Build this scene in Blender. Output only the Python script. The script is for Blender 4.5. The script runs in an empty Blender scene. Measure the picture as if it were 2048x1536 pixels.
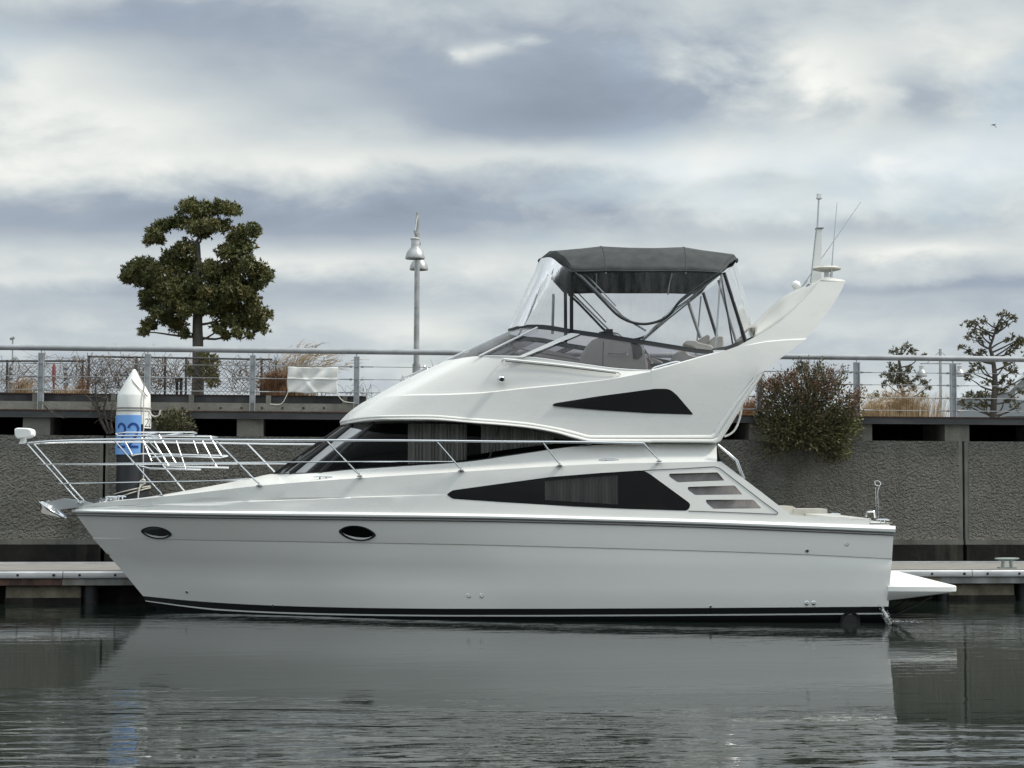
import bpy, bmesh, math, random
from mathutils import Vector, Matrix, noise as mnoise
from mathutils.geometry import delaunay_2d_cdt
R = math.radians
random.seed(7)
scene = bpy.context.scene
C = scene.collection

# ------------------------------------------------------------------ camera
F = 3400.0; HC = 1.95
PITCH = math.atan(182.0 / F); ROLL = 0.0045
CAM = Vector((0, 0, HC))
fw = Vector((0, math.cos(PITCH), math.sin(PITCH)))
up0 = Vector((0, -math.sin(PITCH), math.cos(PITCH)))
rt0 = Vector((1, 0, 0))
rt = rt0 * math.cos(ROLL) + up0 * math.sin(ROLL)
up = -rt0 * math.sin(ROLL) + up0 * math.cos(ROLL)
cd = bpy.data.cameras.new('camera'); cam = bpy.data.objects.new('camera', cd); C.objects.link(cam)
cam.matrix_world = Matrix(((rt.x, up.x, -fw.x, 0), (rt.y, up.y, -fw.y, 0), (rt.z, up.z, -fw.z, HC), (0, 0, 0, 1)))
cd.sensor_width = 36; cd.lens = 36 * F / 2048; cd.clip_start = 0.1; cd.clip_end = 5000
scene.camera = cam
scene.render.resolution_x = 1024; scene.render.resolution_y = 768
scene.view_settings.view_transform = 'Standard'; scene.view_settings.look = 'None'
scene.view_settings.exposure = 0.54; scene.view_settings.gamma = 1.0

# ------------------------------------------------------------------ sun + sky
SUN_EL = 50.0; SUN_AZ = 92.0      # azimuth clockwise from +Y (away from the viewer) towards +X (right)
sd = bpy.data.lights.new('sun', 'SUN'); sun = bpy.data.objects.new('sun', sd); C.objects.link(sun)
sd.energy = 2.5; sd.angle = R(8); sd.color = (1.0, 0.94, 0.85)
sv = Vector((math.sin(R(SUN_AZ)) * math.cos(R(SUN_EL)), math.cos(R(SUN_AZ)) * math.cos(R(SUN_EL)), math.sin(R(SUN_EL))))
sun.rotation_euler = sv.to_track_quat('Z', 'Y').to_euler()

world = bpy.data.worlds.new('World'); scene.world = world; world.use_nodes = True

class NT:
    def __init__(s, nt): s.nt = nt; s.n = nt.nodes; s.l = nt.links
    def new(s, t, **k):
        n = s.n.new(t)
        for a, b in k.items(): setattr(n, a, b)
        return n
    def set(s, sock, v):
        if hasattr(v, 'is_output'): s.l.new(v, sock)
        else: sock.default_value = v
    def math(s, op, a, b=0.0, c=None, clamp=False):
        n = s.new('ShaderNodeMath', operation=op, use_clamp=clamp)
        s.set(n.inputs[0], a); s.set(n.inputs[1], b)
        if c is not None: s.set(n.inputs[2], c)
        return n.outputs[0]
    def vec(s, op, a, b=(0, 0, 0)):
        n = s.new('ShaderNodeVectorMath', operation=op); s.set(n.inputs[0], a); s.set(n.inputs[1], b)
        return n.outputs[0]
    def comb(s, x, y, z):
        n = s.new('ShaderNodeCombineXYZ'); s.set(n.inputs[0], x); s.set(n.inputs[1], y); s.set(n.inputs[2], z); return n.outputs[0]
    def noise(s, vec, scale, detail=4, rough=0.5, dist=0.0):
        n = s.new('ShaderNodeTexNoise'); n.noise_dimensions = '3D'
        s.set(n.inputs['Vector'], vec); n.inputs['Scale'].default_value = scale; n.inputs['Detail'].default_value = detail
        n.inputs['Roughness'].default_value = rough; n.inputs['Distortion'].default_value = dist
        return n.outputs['Fac']
    def ramp(s, fac, stops, interp='LINEAR'):
        n = s.new('ShaderNodeValToRGB'); cr = n.color_ramp; cr.interpolation = interp
        while len(cr.elements) < len(stops): cr.elements.new(0.5)
        for e, (p, c) in zip(cr.elements, stops):
            e.position = p; e.color = (c[0], c[1], c[2], 1) if hasattr(c, '__len__') else (c, c, c, 1)
        s.set(n.inputs[0], fac); return n.outputs[0]
    def mix(s, fac, a, b, blend='MIX'):
        n = s.new('ShaderNodeMix', data_type='RGBA', blend_type=blend)
        s.set(n.inputs[0], fac)
        s.set(n.inputs[6], a if hasattr(a, 'is_output') else (*a[:3], 1)); s.set(n.inputs[7], b if hasattr(b, 'is_output') else (*b[:3], 1))
        return n.outputs[2]

def build_sky():
    nt = NT(world.node_tree); nt.n.clear()
    out = nt.new('ShaderNodeOutputWorld'); bg = nt.new('ShaderNodeBackground'); bg.inputs['Strength'].default_value = 0.1
    nt.l.new(bg.outputs[0], out.inputs[0])
    sky = nt.new('ShaderNodeTexSky', sky_type='NISHITA'); sky.sun_disc = False
    sky.sun_elevation = R(SUN_EL); sky.sun_rotation = R(SUN_AZ); sky.air_density = 1.2; sky.dust_density = 2.0; sky.ozone_density = 1.5
    tc = nt.new('ShaderNodeTexCoord'); d = tc.outputs['Generated']
    sp = nt.new('ShaderNodeSeparateXYZ'); nt.l.new(d, sp.inputs[0]); x, y, z = sp.outputs
    ya = nt.math('MAXIMUM', nt.math('ABSOLUTE', y), 0.05)
    U = nt.math('DIVIDE', x, ya); V = nt.math('DIVIDE', nt.math('ABSOLUTE', z), ya)
    # cloud sheet overhead, seen in perspective: streaks flatten towards the horizon
    zz = nt.math('ADD', nt.math('ABSOLUTE', z), 0.13)
    p = nt.comb(nt.math('DIVIDE', x, zz), nt.math('MULTIPLY', nt.math('DIVIDE', y, zz), 1.0), 3.7)
    n1 = nt.noise(p, 1.1, 3, 0.45, 0.3); n2 = nt.noise(p, 3.2, 4, 0.5, 0.2); n3 = nt.noise(p, 9.0, 4, 0.55, 0.3)
    q = nt.comb(nt.math('MULTIPLY', U, 1.0), nt.math('MULTIPLY', V, 1.9), 1.3)
    n4 = nt.noise(q, 6.0, 5, 0.5, 0.6); n5 = nt.noise(q, 15.0, 7, 0.58, 0.25)
    # warp for the placed cloud masses
    wn = nt.math('SUBTRACT', n5, 0.5); wn2 = nt.math('SUBTRACT', n4, 0.5)
    Uw = nt.math('ADD', U, nt.math('MULTIPLY', wn, 0.10)); Uw = nt.math('ADD', Uw, nt.math('MULTIPLY', wn2, 0.12))
    Vw = nt.math('ADD', V, nt.math('MULTIPLY', wn, 0.022)); Vw = nt.math('ADD', Vw, nt.math('MULTIPLY', wn2, 0.03))
    # (px, py, half width, half height, amount): cloud masses by bearing and height in the sky
    blobs = [(1150, 165, 330, 90, -.21), (1050, 245, 230, 55, -.17), (640, 60, 420, 60, -.07), (760, 150, 160, 60, -.05), (1330, 210, 160, 60, -.08),
             (1820, 200, 110, 60, -.12), (200, 30, 260, 45, -.10), (60, 140, 180, 70, .12), (480, 330, 330, 45, .17), (220, 240, 260, 60, .15), (700, 260, 120, 30, .06), (1150, 330, 420, 30, .16),
             (1600, 300, 420, 60, .16), (1580, 110, 170, 60, .18), (1700, 190, 60, 50, .16), (965, 92, 40, 14, .20), (1950, 330, 220, 60, .16),
             (250, 440, 420, 40, -.17), (640, 455, 330, 42, -.12), (60, 400, 160, 30, -.05), (1150, 450, 300, 28, -.06), (1700, 440, 240, 24, -.10), (1560, 560, 200, 26, -.06), (680, 590, 300, 30, -.09), (1730, 330, 90, 40, -.08), (160, 600, 260, 30, -.06),
             (700, 520, 420, 22, .08), (1600, 390, 260, 22, .10), (1880, 490, 120, 18, .14), (1780, 590, 300, 25, -.04), (620, 650, 420, 22, .06), (1900, 40, 220, 60, .06), (1700, 660, 260, 20, .05), (1900, 570, 260, 14, -.10), (60, 560, 200, 16, .08)]
    acc = None
    for (bx, by, sx, sy, a) in blobs:
        u0 = (bx - 1024) / F; v0 = (950 - by) / F
        du = nt.math('DIVIDE', nt.math('SUBTRACT', Uw, u0), sx / F); dv = nt.math('DIVIDE', nt.math('SUBTRACT', Vw, v0), sy / F)
        r2 = nt.math('ADD', nt.math('MULTIPLY', du, du), nt.math('MULTIPLY', dv, dv))
        g = nt.math('MULTIPLY', nt.math('POWER', 2.718, nt.math('MULTIPLY', r2, -0.9)), a)
        acc = g if acc is None else nt.math('ADD', acc, g)
    front = nt.math('MULTIPLY', nt.math('SUBTRACT', y, 0.5), 4.0, clamp=True)
    acc = nt.math('MULTIPLY', acc, front)
    b = nt.math('ADD', 0.56, nt.math('MULTIPLY', acc, 1.3))
    b = nt.math('ADD', b, nt.math('MULTIPLY', nt.math('SUBTRACT', n4, 0.5), 0.45))
    b = nt.math('ADD', b, nt.math('MULTIPLY', nt.math('SUBTRACT', n2, 0.5), 0.14))
    b = nt.math('ADD', b, nt.math('MULTIPLY', nt.math('SUBTRACT', n3, 0.5), 0.06))
    b = nt.math('ADD', b, nt.math('MULTIPLY', nt.math('SUBTRACT', n5, 0.5), 0.36))
    b = nt.math('ADD', b, nt.math('MULTIPLY', nt.math('SUBTRACT', n1, 0.5), 0.25))
    # unseen sky overhead and behind the viewer, brightened to add light on the scene
    ov = nt.math('MULTIPLY', nt.math('SUBTRACT', nt.math('ABSOLUTE', z), 0.3), 1.5, clamp=True)
    bk = nt.math('MULTIPLY', nt.math('MULTIPLY', y, -1.0, clamp=True), 0.8)
    k = 10.0
    col = nt.ramp(b, [(0.10, (.185, .218, .272)), (0.36, (.25, .29, .343)), (0.55, (.385, .424, .442)), (0.72, (.54, .56, .545)), (0.9, (.70, .70, .665)), (1.0, (.83, .82, .77))])
    gain = nt.math('MULTIPLY', nt.math('ADD', nt.math('ADD', 1.0, nt.math('MULTIPLY', ov, SKY_TOP)), nt.math('MULTIPLY', bk, SKY_BACK)), k)
    cc = nt.vec('MULTIPLY', col, nt.comb(gain, gain, gain))
    # thin places where the blue shows
    du = nt.math('DIVIDE', nt.math('SUBTRACT', Uw, .22), .11); dv = nt.math('DIVIDE', nt.math('SUBTRACT', Vw, .188), .035)
    ex_ = nt.math('MULTIPLY', nt.math('MULTIPLY', nt.math('POWER', 2.718, nt.math('MULTIPLY', nt.math('ADD', nt.math('MULTIPLY', du, du), nt.math('MULTIPLY', dv, dv)), -1.0)), .34), front)
    gap = nt.math('MULTIPLY', nt.math('SUBTRACT', nt.math('ADD', nt.noise(q, 7.0, 3, 0.5, 0.4), ex_), 0.60), 2.2, clamp=True)
    fin = nt.mix(gap, cc, sky.outputs[0])
    nt.l.new(fin, bg.inputs['Color'])
SKY_TOP = 1.25; SKY_BACK = 0.45
build_sky()

# ------------------------------------------------------------------ picture-to-place helpers (each point gets its own true distance)
def ray(px, py): return fw + rt * ((px - 1024) / F) + up * ((768 - py) / F)
def W(px, py, Y):
    d = ray(px, py); return CAM + d * (Y / d.y)
def WZ(px, py, z):
    d = ray(px, py); return CAM + d * ((z - HC) / d.z)
TH = math.atan(0.1045); QO = Vector((0, 30.5, 0)); QU = Vector((math.cos(TH), math.sin(TH), 0)); QV = Vector((-math.sin(TH), math.cos(TH), 0))
def Q(u, v, z): return QO + QU * u + QV * v + Vector((0, 0, z))
def WQ(px, py, v):
    d = ray(px, py); s = (v - (CAM - QO).dot(QV)) / d.dot(QV); return CAM + d * s
def uz(px, py, v):
    p = WQ(px, py, v); return (p - QO).dot(QU), p.z
YC = 24.6
def B(px, py, b): return W(px, py, YC - b)
def mir(p): return Vector((p.x, 2 * YC - p.y, p.z))

# ------------------------------------------------------------------ mesh helpers
def obj(name, verts, faces, mat, parent=None, smooth=None, origin=None):
    o0 = Vector((0, 0, 0))
    if parent is not None:
        q = parent
        while q is not None: o0 = o0 + q.location; q = q.parent
    loc = Vector((0, 0, 0)) if origin is None else Vector(origin)
    off = o0 + (loc if parent is None else Vector((0, 0, 0)))
    me = bpy.data.meshes.new(name); me.from_pydata([tuple(Vector(v) - off) for v in verts], [], faces)
    mats = mat if isinstance(mat, (list, tuple)) else [mat]
    for m in mats: me.materials.append(m)
    me.validate()
    if smooth is not None:
        me.polygons.foreach_set('use_smooth', [True] * len(me.polygons))
        me.set_sharp_from_angle(angle=R(smooth))
    me.update()
    o = bpy.data.objects.new(name, me); C.objects.link(o)
    if parent is not None: o.parent = parent
    else: o.location = loc
    return o
def empty(name, loc, label=None, cat=None, group=None, kind=None):
    o = bpy.data.objects.new(name, None); C.objects.link(o); o.location = loc; o.empty_display_size = .3
    tag(o, label, cat, group, kind); return o
def tag(o, label=None, cat=None, group=None, kind=None):
    if label: o['label'] = label
    if cat: o['category'] = cat
    if group: o['group'] = group
    if kind: o['kind'] = kind
    return o
def fixn(o):
    bm = bmesh.new(); bm.from_mesh(o.data); bmesh.ops.remove_doubles(bm, verts=bm.verts, dist=1e-5); bmesh.ops.recalc_face_normals(bm, faces=bm.faces); bm.to_mesh(o.data); bm.free(); return o

class MB:
    def __init__(s): s.v = []; s.f = []
    def add(s, vs, fs):
        n = len(s.v); s.v += [Vector(a) for a in vs]; s.f += [tuple(i + n for i in f) for f in fs]
    def grid(s, rows, close=False, flip=False):
        n = len(s.v); m = len(rows[0])
        for r in rows: s.v += [Vector(a) for a in r]
        for i in range(len(rows) - 1):
            for j in range(m if close else m - 1):
                a = n + i * m + j; b = n + i * m + (j + 1) % m; c = b + m; d = a + m
                s.f.append((a, d, c, b) if flip else (a, b, c, d))
    def hexa(s, p):   # 8 points: bottom 4 ccw, top 4
        s.add(p, [(0, 3, 2, 1), (4, 5, 6, 7), (0, 1, 5, 4), (1, 2, 6, 5), (2, 3, 7, 6), (3, 0, 4, 7)])
    def box(s, lo, hi):
        x0, y0, z0 = lo; x1, y1, z1 = hi
        s.hexa([(x0, y0, z0), (x1, y0, z0), (x1, y1, z0), (x0, y1, z0), (x0, y0, z1), (x1, y0, z1), (x1, y1, z1), (x0, y1, z1)])
    def qbox(s, u0, u1, v0, v1, z0, z1):
        s.hexa([Q(u0, v0, z0), Q(u1, v0, z0), Q(u1, v1, z0), Q(u0, v1, z0), Q(u0, v0, z1), Q(u1, v0, z1), Q(u1, v1, z1), Q(u0, v1, z1)])
    def tube(s, pts, r, n=8, cap=True):
        pts = [Vector(p) for p in pts]; rr = r if isinstance(r, (list, tuple)) else [r] * len(pts)
        base = len(s.v); prev = None
        for i, p in enumerate(pts):
            t = (pts[min(i + 1, len(pts) - 1)] - pts[max(i - 1, 0)])
            if t.length < 1e-9: t = Vector((0, 0, 1))
            t.normalize()
            if prev is None: a = t.orthogonal().normalized()
            else:
                a = prev - t * prev.dot(t)
                a = a.normalized() if a.length > 1e-6 else t.orthogonal().normalized()
            prev = a; b = t.cross(a)
            for k in range(n):
                an = 2 * math.pi * k / n; s.v.append(p + (a * math.cos(an) + b * math.sin(an)) * rr[i])
        for i in range(len(pts) - 1):
            for k in range(n):
                a = base + i * n + k; b = base + i * n + (k + 1) % n; s.f.append((a, b, b + n, a + n))
        if cap:
            s.f.append(tuple(base + k for k in reversed(range(n)))); e = base + (len(pts) - 1) * n; s.f.append(tuple(e + k for k in range(n)))
    def lathe(s, c, prof, n=24, axis=None):
        c = Vector(c); ax = Vector(axis).normalized() if axis else Vector((0, 0, 1)); a = ax.orthogonal().normalized(); b = ax.cross(a); base = len(s.v)
        for r, h in prof:
            for k in range(n):
                an = 2 * math.pi * k / n; s.v.append(c + ax * h + (a * math.cos(an) + b * math.sin(an)) * max(r, 1e-4))
        for i in range(len(prof) - 1):
            for k in range(n):
                p = base + i * n + k; q = base + i * n + (k + 1) % n; s.f.append((p, q, q + n, p + n))
    def prism(s, near, far):
        n = len(near); b = len(s.v); s.v += [Vector(p) for p in near] + [Vector(p) for p in far]
        s.f.append(tuple(b + i for i in range(n))); s.f.append(tuple(b + n + i for i in reversed(range(n))))
        for i in range(n): j = (i + 1) % n; s.f.append((b + i, b + n + i, b + n + j, b + j))
    def build(s, name, mat, parent=None, smooth=None, origin=None): return obj(name, s.v, s.f, mat, parent, smooth, origin)

def smooth_path(pts, k=6):
    out = []
    P = [Vector(p) for p in pts]
    for i in range(len(P) - 1):
        p0 = P[max(i - 1, 0)]; p1 = P[i]; p2 = P[i + 1]; p3 = P[min(i + 2, len(P) - 1)]
        for j in range(k):
            t = j / k; out.append(0.5 * ((2 * p1) + (p2 - p0) * t + (2 * p0 - 5 * p1 + 4 * p2 - p3) * t * t + (3 * p1 - p0 - 3 * p2 + p3) * t ** 3))
    out.append(P[-1]); return out
def densify(pts, k, lin=False):
    """pts: tuples; Catmull-Rom with centripetal-like clamping (or linear)."""
    if lin:
        out = []
        for a, b in zip(pts, pts[1:]):
            for j in range(k): out.append(tuple(x + (y - x) * j / k for x, y in zip(a, b)))
        out.append(pts[-1]); return out
    n = len(pts); dim = len(pts[0]); s = [0.0]
    for a, b in zip(pts, pts[1:]): s.append(s[-1] + max(1e-6, math.hypot(b[0] - a[0], b[1] - a[1])))
    cols = []
    for d in range(dim):
        y = [p[d] for p in pts]; de = [(y[i + 1] - y[i]) / (s[i + 1] - s[i]) for i in range(n - 1)]; m = [0] * n
        m[0] = de[0]; m[-1] = de[-1]
        for i in range(1, n - 1):
            if de[i - 1] * de[i] <= 0: m[i] = 0
            else:
                w1 = 2 * (s[i + 1] - s[i]) + (s[i] - s[i - 1]); w2 = (s[i + 1] - s[i]) + 2 * (s[i] - s[i - 1]); m[i] = (w1 + w2) / (w1 / de[i - 1] + w2 / de[i])
        cols.append((y, m))
    out = []
    for i in range(n - 1):
        h = s[i + 1] - s[i]
        for j in range(k):
            t = j / k; r = []
            for y, m in cols:
                r.append((2 * t ** 3 - 3 * t * t + 1) * y[i] + (t ** 3 - 2 * t * t + t) * h * m[i] + (-2 * t ** 3 + 3 * t * t) * y[i + 1] + (t ** 3 - t * t) * h * m[i + 1])
            out.append(tuple(r))
    out.append(pts[-1]); return out
def resample(pts, n):
    d = densify(pts, 8); s = [0.0]
    for a, b in zip(d, d[1:]): s.append(s[-1] + math.hypot(b[0] - a[0], b[1] - a[1]))
    out = []; j = 0
    for i in range(n + 1):
        t = s[-1] * i / n
        while j < len(s) - 2 and s[j + 1] < t: j += 1
        w = (t - s[j]) / max(1e-9, s[j + 1] - s[j]); out.append(tuple(x + (y - x) * w for x, y in zip(d[j], d[j + 1])))
    return out
def interp(tab, x):
    if x <= tab[0][0]: return tab[0][1]
    for (a, ya), (b, yb) in zip(tab, tab[1:]):
        if x <= b: return ya + (yb - ya) * (x - a) / (b - a)
    return tab[-1][1]
def pip(x, y, poly):
    c = False; j = len(poly) - 1
    for i in range(len(poly)):
        if (poly[i][1] > y) != (poly[j][1] > y) and x < (poly[j][0] - poly[i][0]) * (y - poly[i][1]) / (poly[j][1] - poly[i][1]) + poly[i][0]: c = not c
        j = i
    return c
def rounded(poly, r, k=4):
    """round the corners of an image-space polygon; r scalar or list"""
    out = []; n = len(poly)
    for i in range(n):
        p = Vector(poly[i]); a = Vector(poly[i - 1]) - p; b = Vector(poly[(i + 1) % n]) - p
        rr = r[i] if isinstance(r, (list, tuple)) else r; rr = min(rr, a.length * .48, b.length * .48)
        if rr < .2: out.append(tuple(p)); continue
        s = p + a.normalized() * rr; e = p + b.normalized() * rr
        for j in range(k + 1):
            t = j / k; q = s * (1 - t) ** 2 + p * 2 * t * (1 - t) + e * t * t; out.append((q.x, q.y))
    return out
def cdt(outline, holes, bfun, lines=(), step=18, both=True, off=0.0, mb=None):
    mb = mb or MB()
    vs = []; es = []
    def loop(pts, closed=True):
        b = len(vs); vs.extend(Vector((p[0], p[1])) for p in pts)
        for i in range(len(pts) - (0 if closed else 1)): es.append((b + i, b + (i + 1) % len(pts)))
    loop(outline)
    for h in holes: loop(h)
    for l in lines: loop(l, False)
    x0 = min(p[0] for p in outline); x1 = max(p[0] for p in outline); y0 = min(p[1] for p in outline); y1 = max(p[1] for p in outline)
    yy = y0 + step * .5
    while yy < y1:
        xx = x0 + step * .5
        while xx < x1:
            if pip(xx, yy, outline): vs.append(Vector((xx, yy)))
            xx += step
        yy += step
    V, E, Fc, *_ = delaunay_2d_cdt(vs, es, [], 0, 0.02)
    fs = []
    for f in Fc:
        cx = sum(V[i].x for i in f) / len(f); cy = sum(V[i].y for i in f) / len(f)
        if pip(cx, cy, outline) and not any(pip(cx, cy, h) for h in holes): fs.append(tuple(f))
    P = [B(v.x, v.y, bfun(v.x, v.y) + off) for v in V]
    # winding so that normals face the viewer (-Y)
    g = []
    for f in fs:
        nrm = (P[f[1]] - P[f[0]]).cross(P[f[2]] - P[f[0]])
        g.append(f if nrm.y < 0 else tuple(reversed(f)))
    mb.add(P, g)
    if both: mb.add([mir(p) for p in P], [tuple(reversed(f)) for f in g])
    return mb
def strip(mb, rows, both=True):
    """rows of (px,py,b) with equal counts"""
    G = [[B(*p) for p in r] for r in rows]
    mb.grid(G)
    if both: mb.grid([[mir(p) for p in r] for r in G], flip=True)

# ------------------------------------------------------------------ materials
def mat(name, color=(.5, .5, .5), rough=.5, metal=0.0, spec=.5, build=None, coat=0.0):
    m = bpy.data.materials.new(name); m.use_nodes = True; nt = NT(m.node_tree); b = nt.n['Principled BSDF']
    b.inputs['Base Color'].default_value = (*color, 1); b.inputs['Roughness'].default_value = rough; b.inputs['Metallic'].default_value = metal
    b.inputs['Specular IOR Level'].default_value = spec
    if coat: b.inputs['Coat Weight'].default_value = coat; b.inputs['Coat Roughness'].default_value = .08
    if build: build(nt, b)
    return m
def geo_pos(nt): return nt.new('ShaderNodeNewGeometry').outputs['Position']
def bump(nt, b, h, strength=.5, dist=.01):
    n = nt.new('ShaderNodeBump'); n.inputs['Strength'].default_value = strength; n.inputs['Distance'].default_value = dist
    nt.l.new(h, n.inputs['Height']); nt.l.new(n.outputs[0], b.inputs['Normal'])
def vary(c1, c2, scale, detail=5, stretch=(1, 1, 1), bmp=0, bd=.01, lo=.35, hi=.65, rough=None, c3=None, s3=1.0):
    def f(nt, b):
        p = nt.vec('MULTIPLY', geo_pos(nt), stretch); n = nt.noise(p, scale, detail, .6)
        col = nt.ramp(n, [(lo, c1), (hi, c2)])
        if c3 is not None:
            n2 = nt.noise(nt.vec('MULTIPLY', geo_pos(nt), (1, 1, .5)), s3, 4, .6)
            col = nt.mix(nt.ramp(n2, [(.45, 0), (.62, 1)]), col, c3)
        nt.l.new(col, b.inputs['Base Color'])
        if bmp: bump(nt, b, n, bmp, bd)
    return f
def gel_build(nt, b):
    p = geo_pos(nt); n = nt.noise(nt.vec('MULTIPLY', p, (.7, .7, 2.0)), 1.6, 5, .6); n2 = nt.noise(nt.vec('MULTIPLY', p, (9, 9, .8)), 1.5, 4, .6)
    f = nt.math('ADD', nt.math('MULTIPLY', n, .6), nt.math('MULTIPLY', n2, .4))
    nt.l.new(nt.ramp(n, [(.3, (.665, .67, .645)), (.7, (.71, .712, .685))]), b.inputs['Base Color'])
    nt.l.new(nt.ramp(n, [(.3, .22), (.7, .34)]), b.inputs['Roughness'])
    bump(nt, b, nt.noise(p, 1.6, 2, .5), .10, .03)
M = {}
M['gel'] = mat('white_gelcoat', (.78, .79, .77), .28, build=gel_build)
M['hullpaint'] = mat('hull_gelcoat', (.70, .72, .71), .20, spec=.35, build=lambda nt, b: (
    nt.l.new(nt.ramp(nt.noise(nt.vec('MULTIPLY', geo_pos(nt), (.5, .5, 1.4)), 1.3, 5, .6),
        [(.3, (.79, .79, .762)), (.7, (.83, .828, .80))]), b.inputs['Base Color']),
    bump(nt, b, nt.noise(geo_pos(nt), 1.4, 2, .5), .10, .03)))
M['hood_shade'] = mat('hood_shade_gelcoat', (.50, .50, .47), .5, build=vary((.46, .46, .43), (.54, .54, .51), 2, 4))  # gelcoat greyed so the arch hood's shade is in the colour
M['white'] = mat('bright_white_plastic', (.82, .83, .81), .35)
M['black'] = mat('black_boot_paint', (.012, .013, .016), .3)
M['antifoul'] = mat('dark_antifouling', (.02, .022, .026), .6)
M['rubber'] = mat('black_rubber', (.015, .015, .016), .5)
M['seam'] = mat('dark_seam_and_shadow', (.10, .105, .105), .7)
M['steel'] = mat('polished_stainless', (.72, .74, .76), .16, metal=1.0)
M['steel_dull'] = mat('dull_stainless', (.52, .54, .55), .35, metal=.9)
M['galv'] = mat('galvanised_steel', (.38, .40, .42), .5, metal=.35, build=vary((.32, .34, .36), (.46, .48, .50), 6, 4, bmp=.05))
M['galv_d'] = mat('grey_painted_rail', (.30, .315, .33), .45, metal=.15, build=vary((.27, .285, .30), (.36, .375, .39), 3, 4))
M['canvas'] = mat('charcoal_canvas', (.03, .034, .035), .85, build=vary((.022, .026, .027), (.042, .047, .048), 5, 6, bmp=.25, bd=.01))
M['webbing'] = mat('black_webbing', (.012, .013, .016), .7)
M['vinyl'] = mat('beige_seat_vinyl', (.50, .485, .44), .55, build=vary((.46, .445, .40), (.54, .525, .48), 4, 4, bmp=.1))
M['console'] = mat('helm_moulding', (.52, .50, .47), .45)
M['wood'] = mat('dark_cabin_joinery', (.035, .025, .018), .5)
M['curtain'] = mat('cream_curtain', (.66, .645, .60), .9)
M['blind'] = mat('pale_blind', (.62, .60, .57), .8, build=vary((.55, .53, .50), (.75, .73, .70), 2.2, 3, (3, 3, 1)))
M['alu'] = mat('white_aluminium_frame', (.72, .73, .73), .35, metal=.2)
M['chromeglass'] = mat('lamp_glass', (.7, .7, .7), .1, metal=.6)
def glass(name, tint, gloss_rough=.02, haze=0.0, hazecol=(.8, .82, .85), wav=0.0, ior=1.45, gc=.95):
    m = bpy.data.materials.new(name); m.use_nodes = True; nt = NT(m.node_tree); nt.n.clear()
    out = nt.new('ShaderNodeOutputMaterial'); tr = nt.new('ShaderNodeBsdfTransparent'); tr.inputs[0].default_value = (*tint, 1)
    gl = nt.new('ShaderNodeBsdfGlossy'); gl.inputs['Roughness'].default_value = gloss_rough; gl.inputs[0].default_value = (gc, gc, gc, 1)
    fr = nt.new('ShaderNodeFresnel'); fr.inputs['IOR'].default_value = ior
    if wav:
        bn = nt.new('ShaderNodeBump'); bn.inputs['Strength'].default_value = wav; bn.inputs['Distance'].default_value = .02
        nt.l.new(nt.noise(nt.vec('MULTIPLY', geo_pos(nt), (2.2, 2.2, .7)), 2.5, 3, .5), bn.inputs['Height'])
        nt.l.new(bn.outputs[0], gl.inputs['Normal']); nt.l.new(bn.outputs[0], fr.inputs['Normal'])
    mx = nt.new('ShaderNodeMixShader'); nt.l.new(fr.outputs[0], mx.inputs[0])
    base = tr.outputs[0]
    if haze:
        df = nt.new('ShaderNodeBsdfDiffuse'); df.inputs[0].default_value = (*hazecol, 1); m2 = nt.new('ShaderNodeMixShader')
        n = nt.noise(nt.vec('MULTIPLY', geo_pos(nt), (5, 5, .8)), 3, 4, .6)
        nt.l.new(nt.math('MULTIPLY', nt.ramp(n, [(.4, .4), (.7, 2.2)]), haze), m2.inputs[0]); nt.l.new(tr.outputs[0], m2.inputs[1]); nt.l.new(df.outputs[0], m2.inputs[2]); base = m2.outputs[0]
    nt.l.new(base, mx.inputs[1]); nt.l.new(gl.outputs[0], mx.inputs[2]); nt.l.new(mx.outputs[0], out.inputs[0])
    return m
M['glass_dark'] = glass('smoked_window_glass', (.40, .41, .41), .02, wav=.06, ior=1.36, gc=.6)
M['glass_saloon'] = glass('smoked_saloon_glass', (.44, .45, .45), .03, wav=.06, ior=1.28, gc=.36)
M['glass_black'] = glass('nearly_black_glass', (.03, .032, .035), .05, ior=1.28)
M['interior_shade'] = mat('interior_shade_black', (.008, .008, .009), .9, spec=.1)
M['glass_fly'] = glass('tinted_windscreen_acrylic', (.62, .60, .62), .02, .02, wav=.1)
M['clear'] = glass('clear_soft_vinyl', (.90, .905, .915), .03, .03, wav=.5, ior=1.26)
def conc(name, c1, c2, scale=3, bmp=.4, bd=.02, c3=None, s3=.7, bs=30):
    def f(nt, b):
        p = geo_pos(nt); n = nt.noise(p, scale, 8, .65); col = nt.ramp(n, [(.3, c1), (.7, c2)])
        n4 = nt.noise(p, 40, 3, .6); col = nt.mix(nt.ramp(n4, [(.3, .25), (.7, 0)]), col, (c1[0] * .5, c1[1] * .5, c1[2] * .5))
        if c3 is not None:
            n2 = nt.noise(nt.vec('MULTIPLY', p, (2.2, 2.2, .35)), s3, 5, .6); col = nt.mix(nt.ramp(n2, [(.5, 0), (.7, .85)]), col, c3)
        nt.l.new(col, b.inputs['Base Color']); bump(nt, b, nt.noise(p, bs, 5, .6), bmp, bd)
    return mat(name, c1, .9, build=f, spec=.2)
M['conc'] = conc('weathered_concrete', (.15, .148, .13), (.24, .235, .21), c3=(.08, .078, .066))
M['conc_light'] = conc('light_concrete_kerb', (.17, .165, .145), (.27, .262, .235), c3=(.11, .105, .09))
M['float'] = conc('stained_concrete_float', (.11, .095, .068), (.26, .235, .18), scale=4, c3=(.05, .045, .035))
M['conc_dark'] = conc('wet_and_shade_concrete', (.008, .008, .008), (.035, .034, .028), scale=1.6, c3=(.07, .065, .055), s3=1.2)
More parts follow.
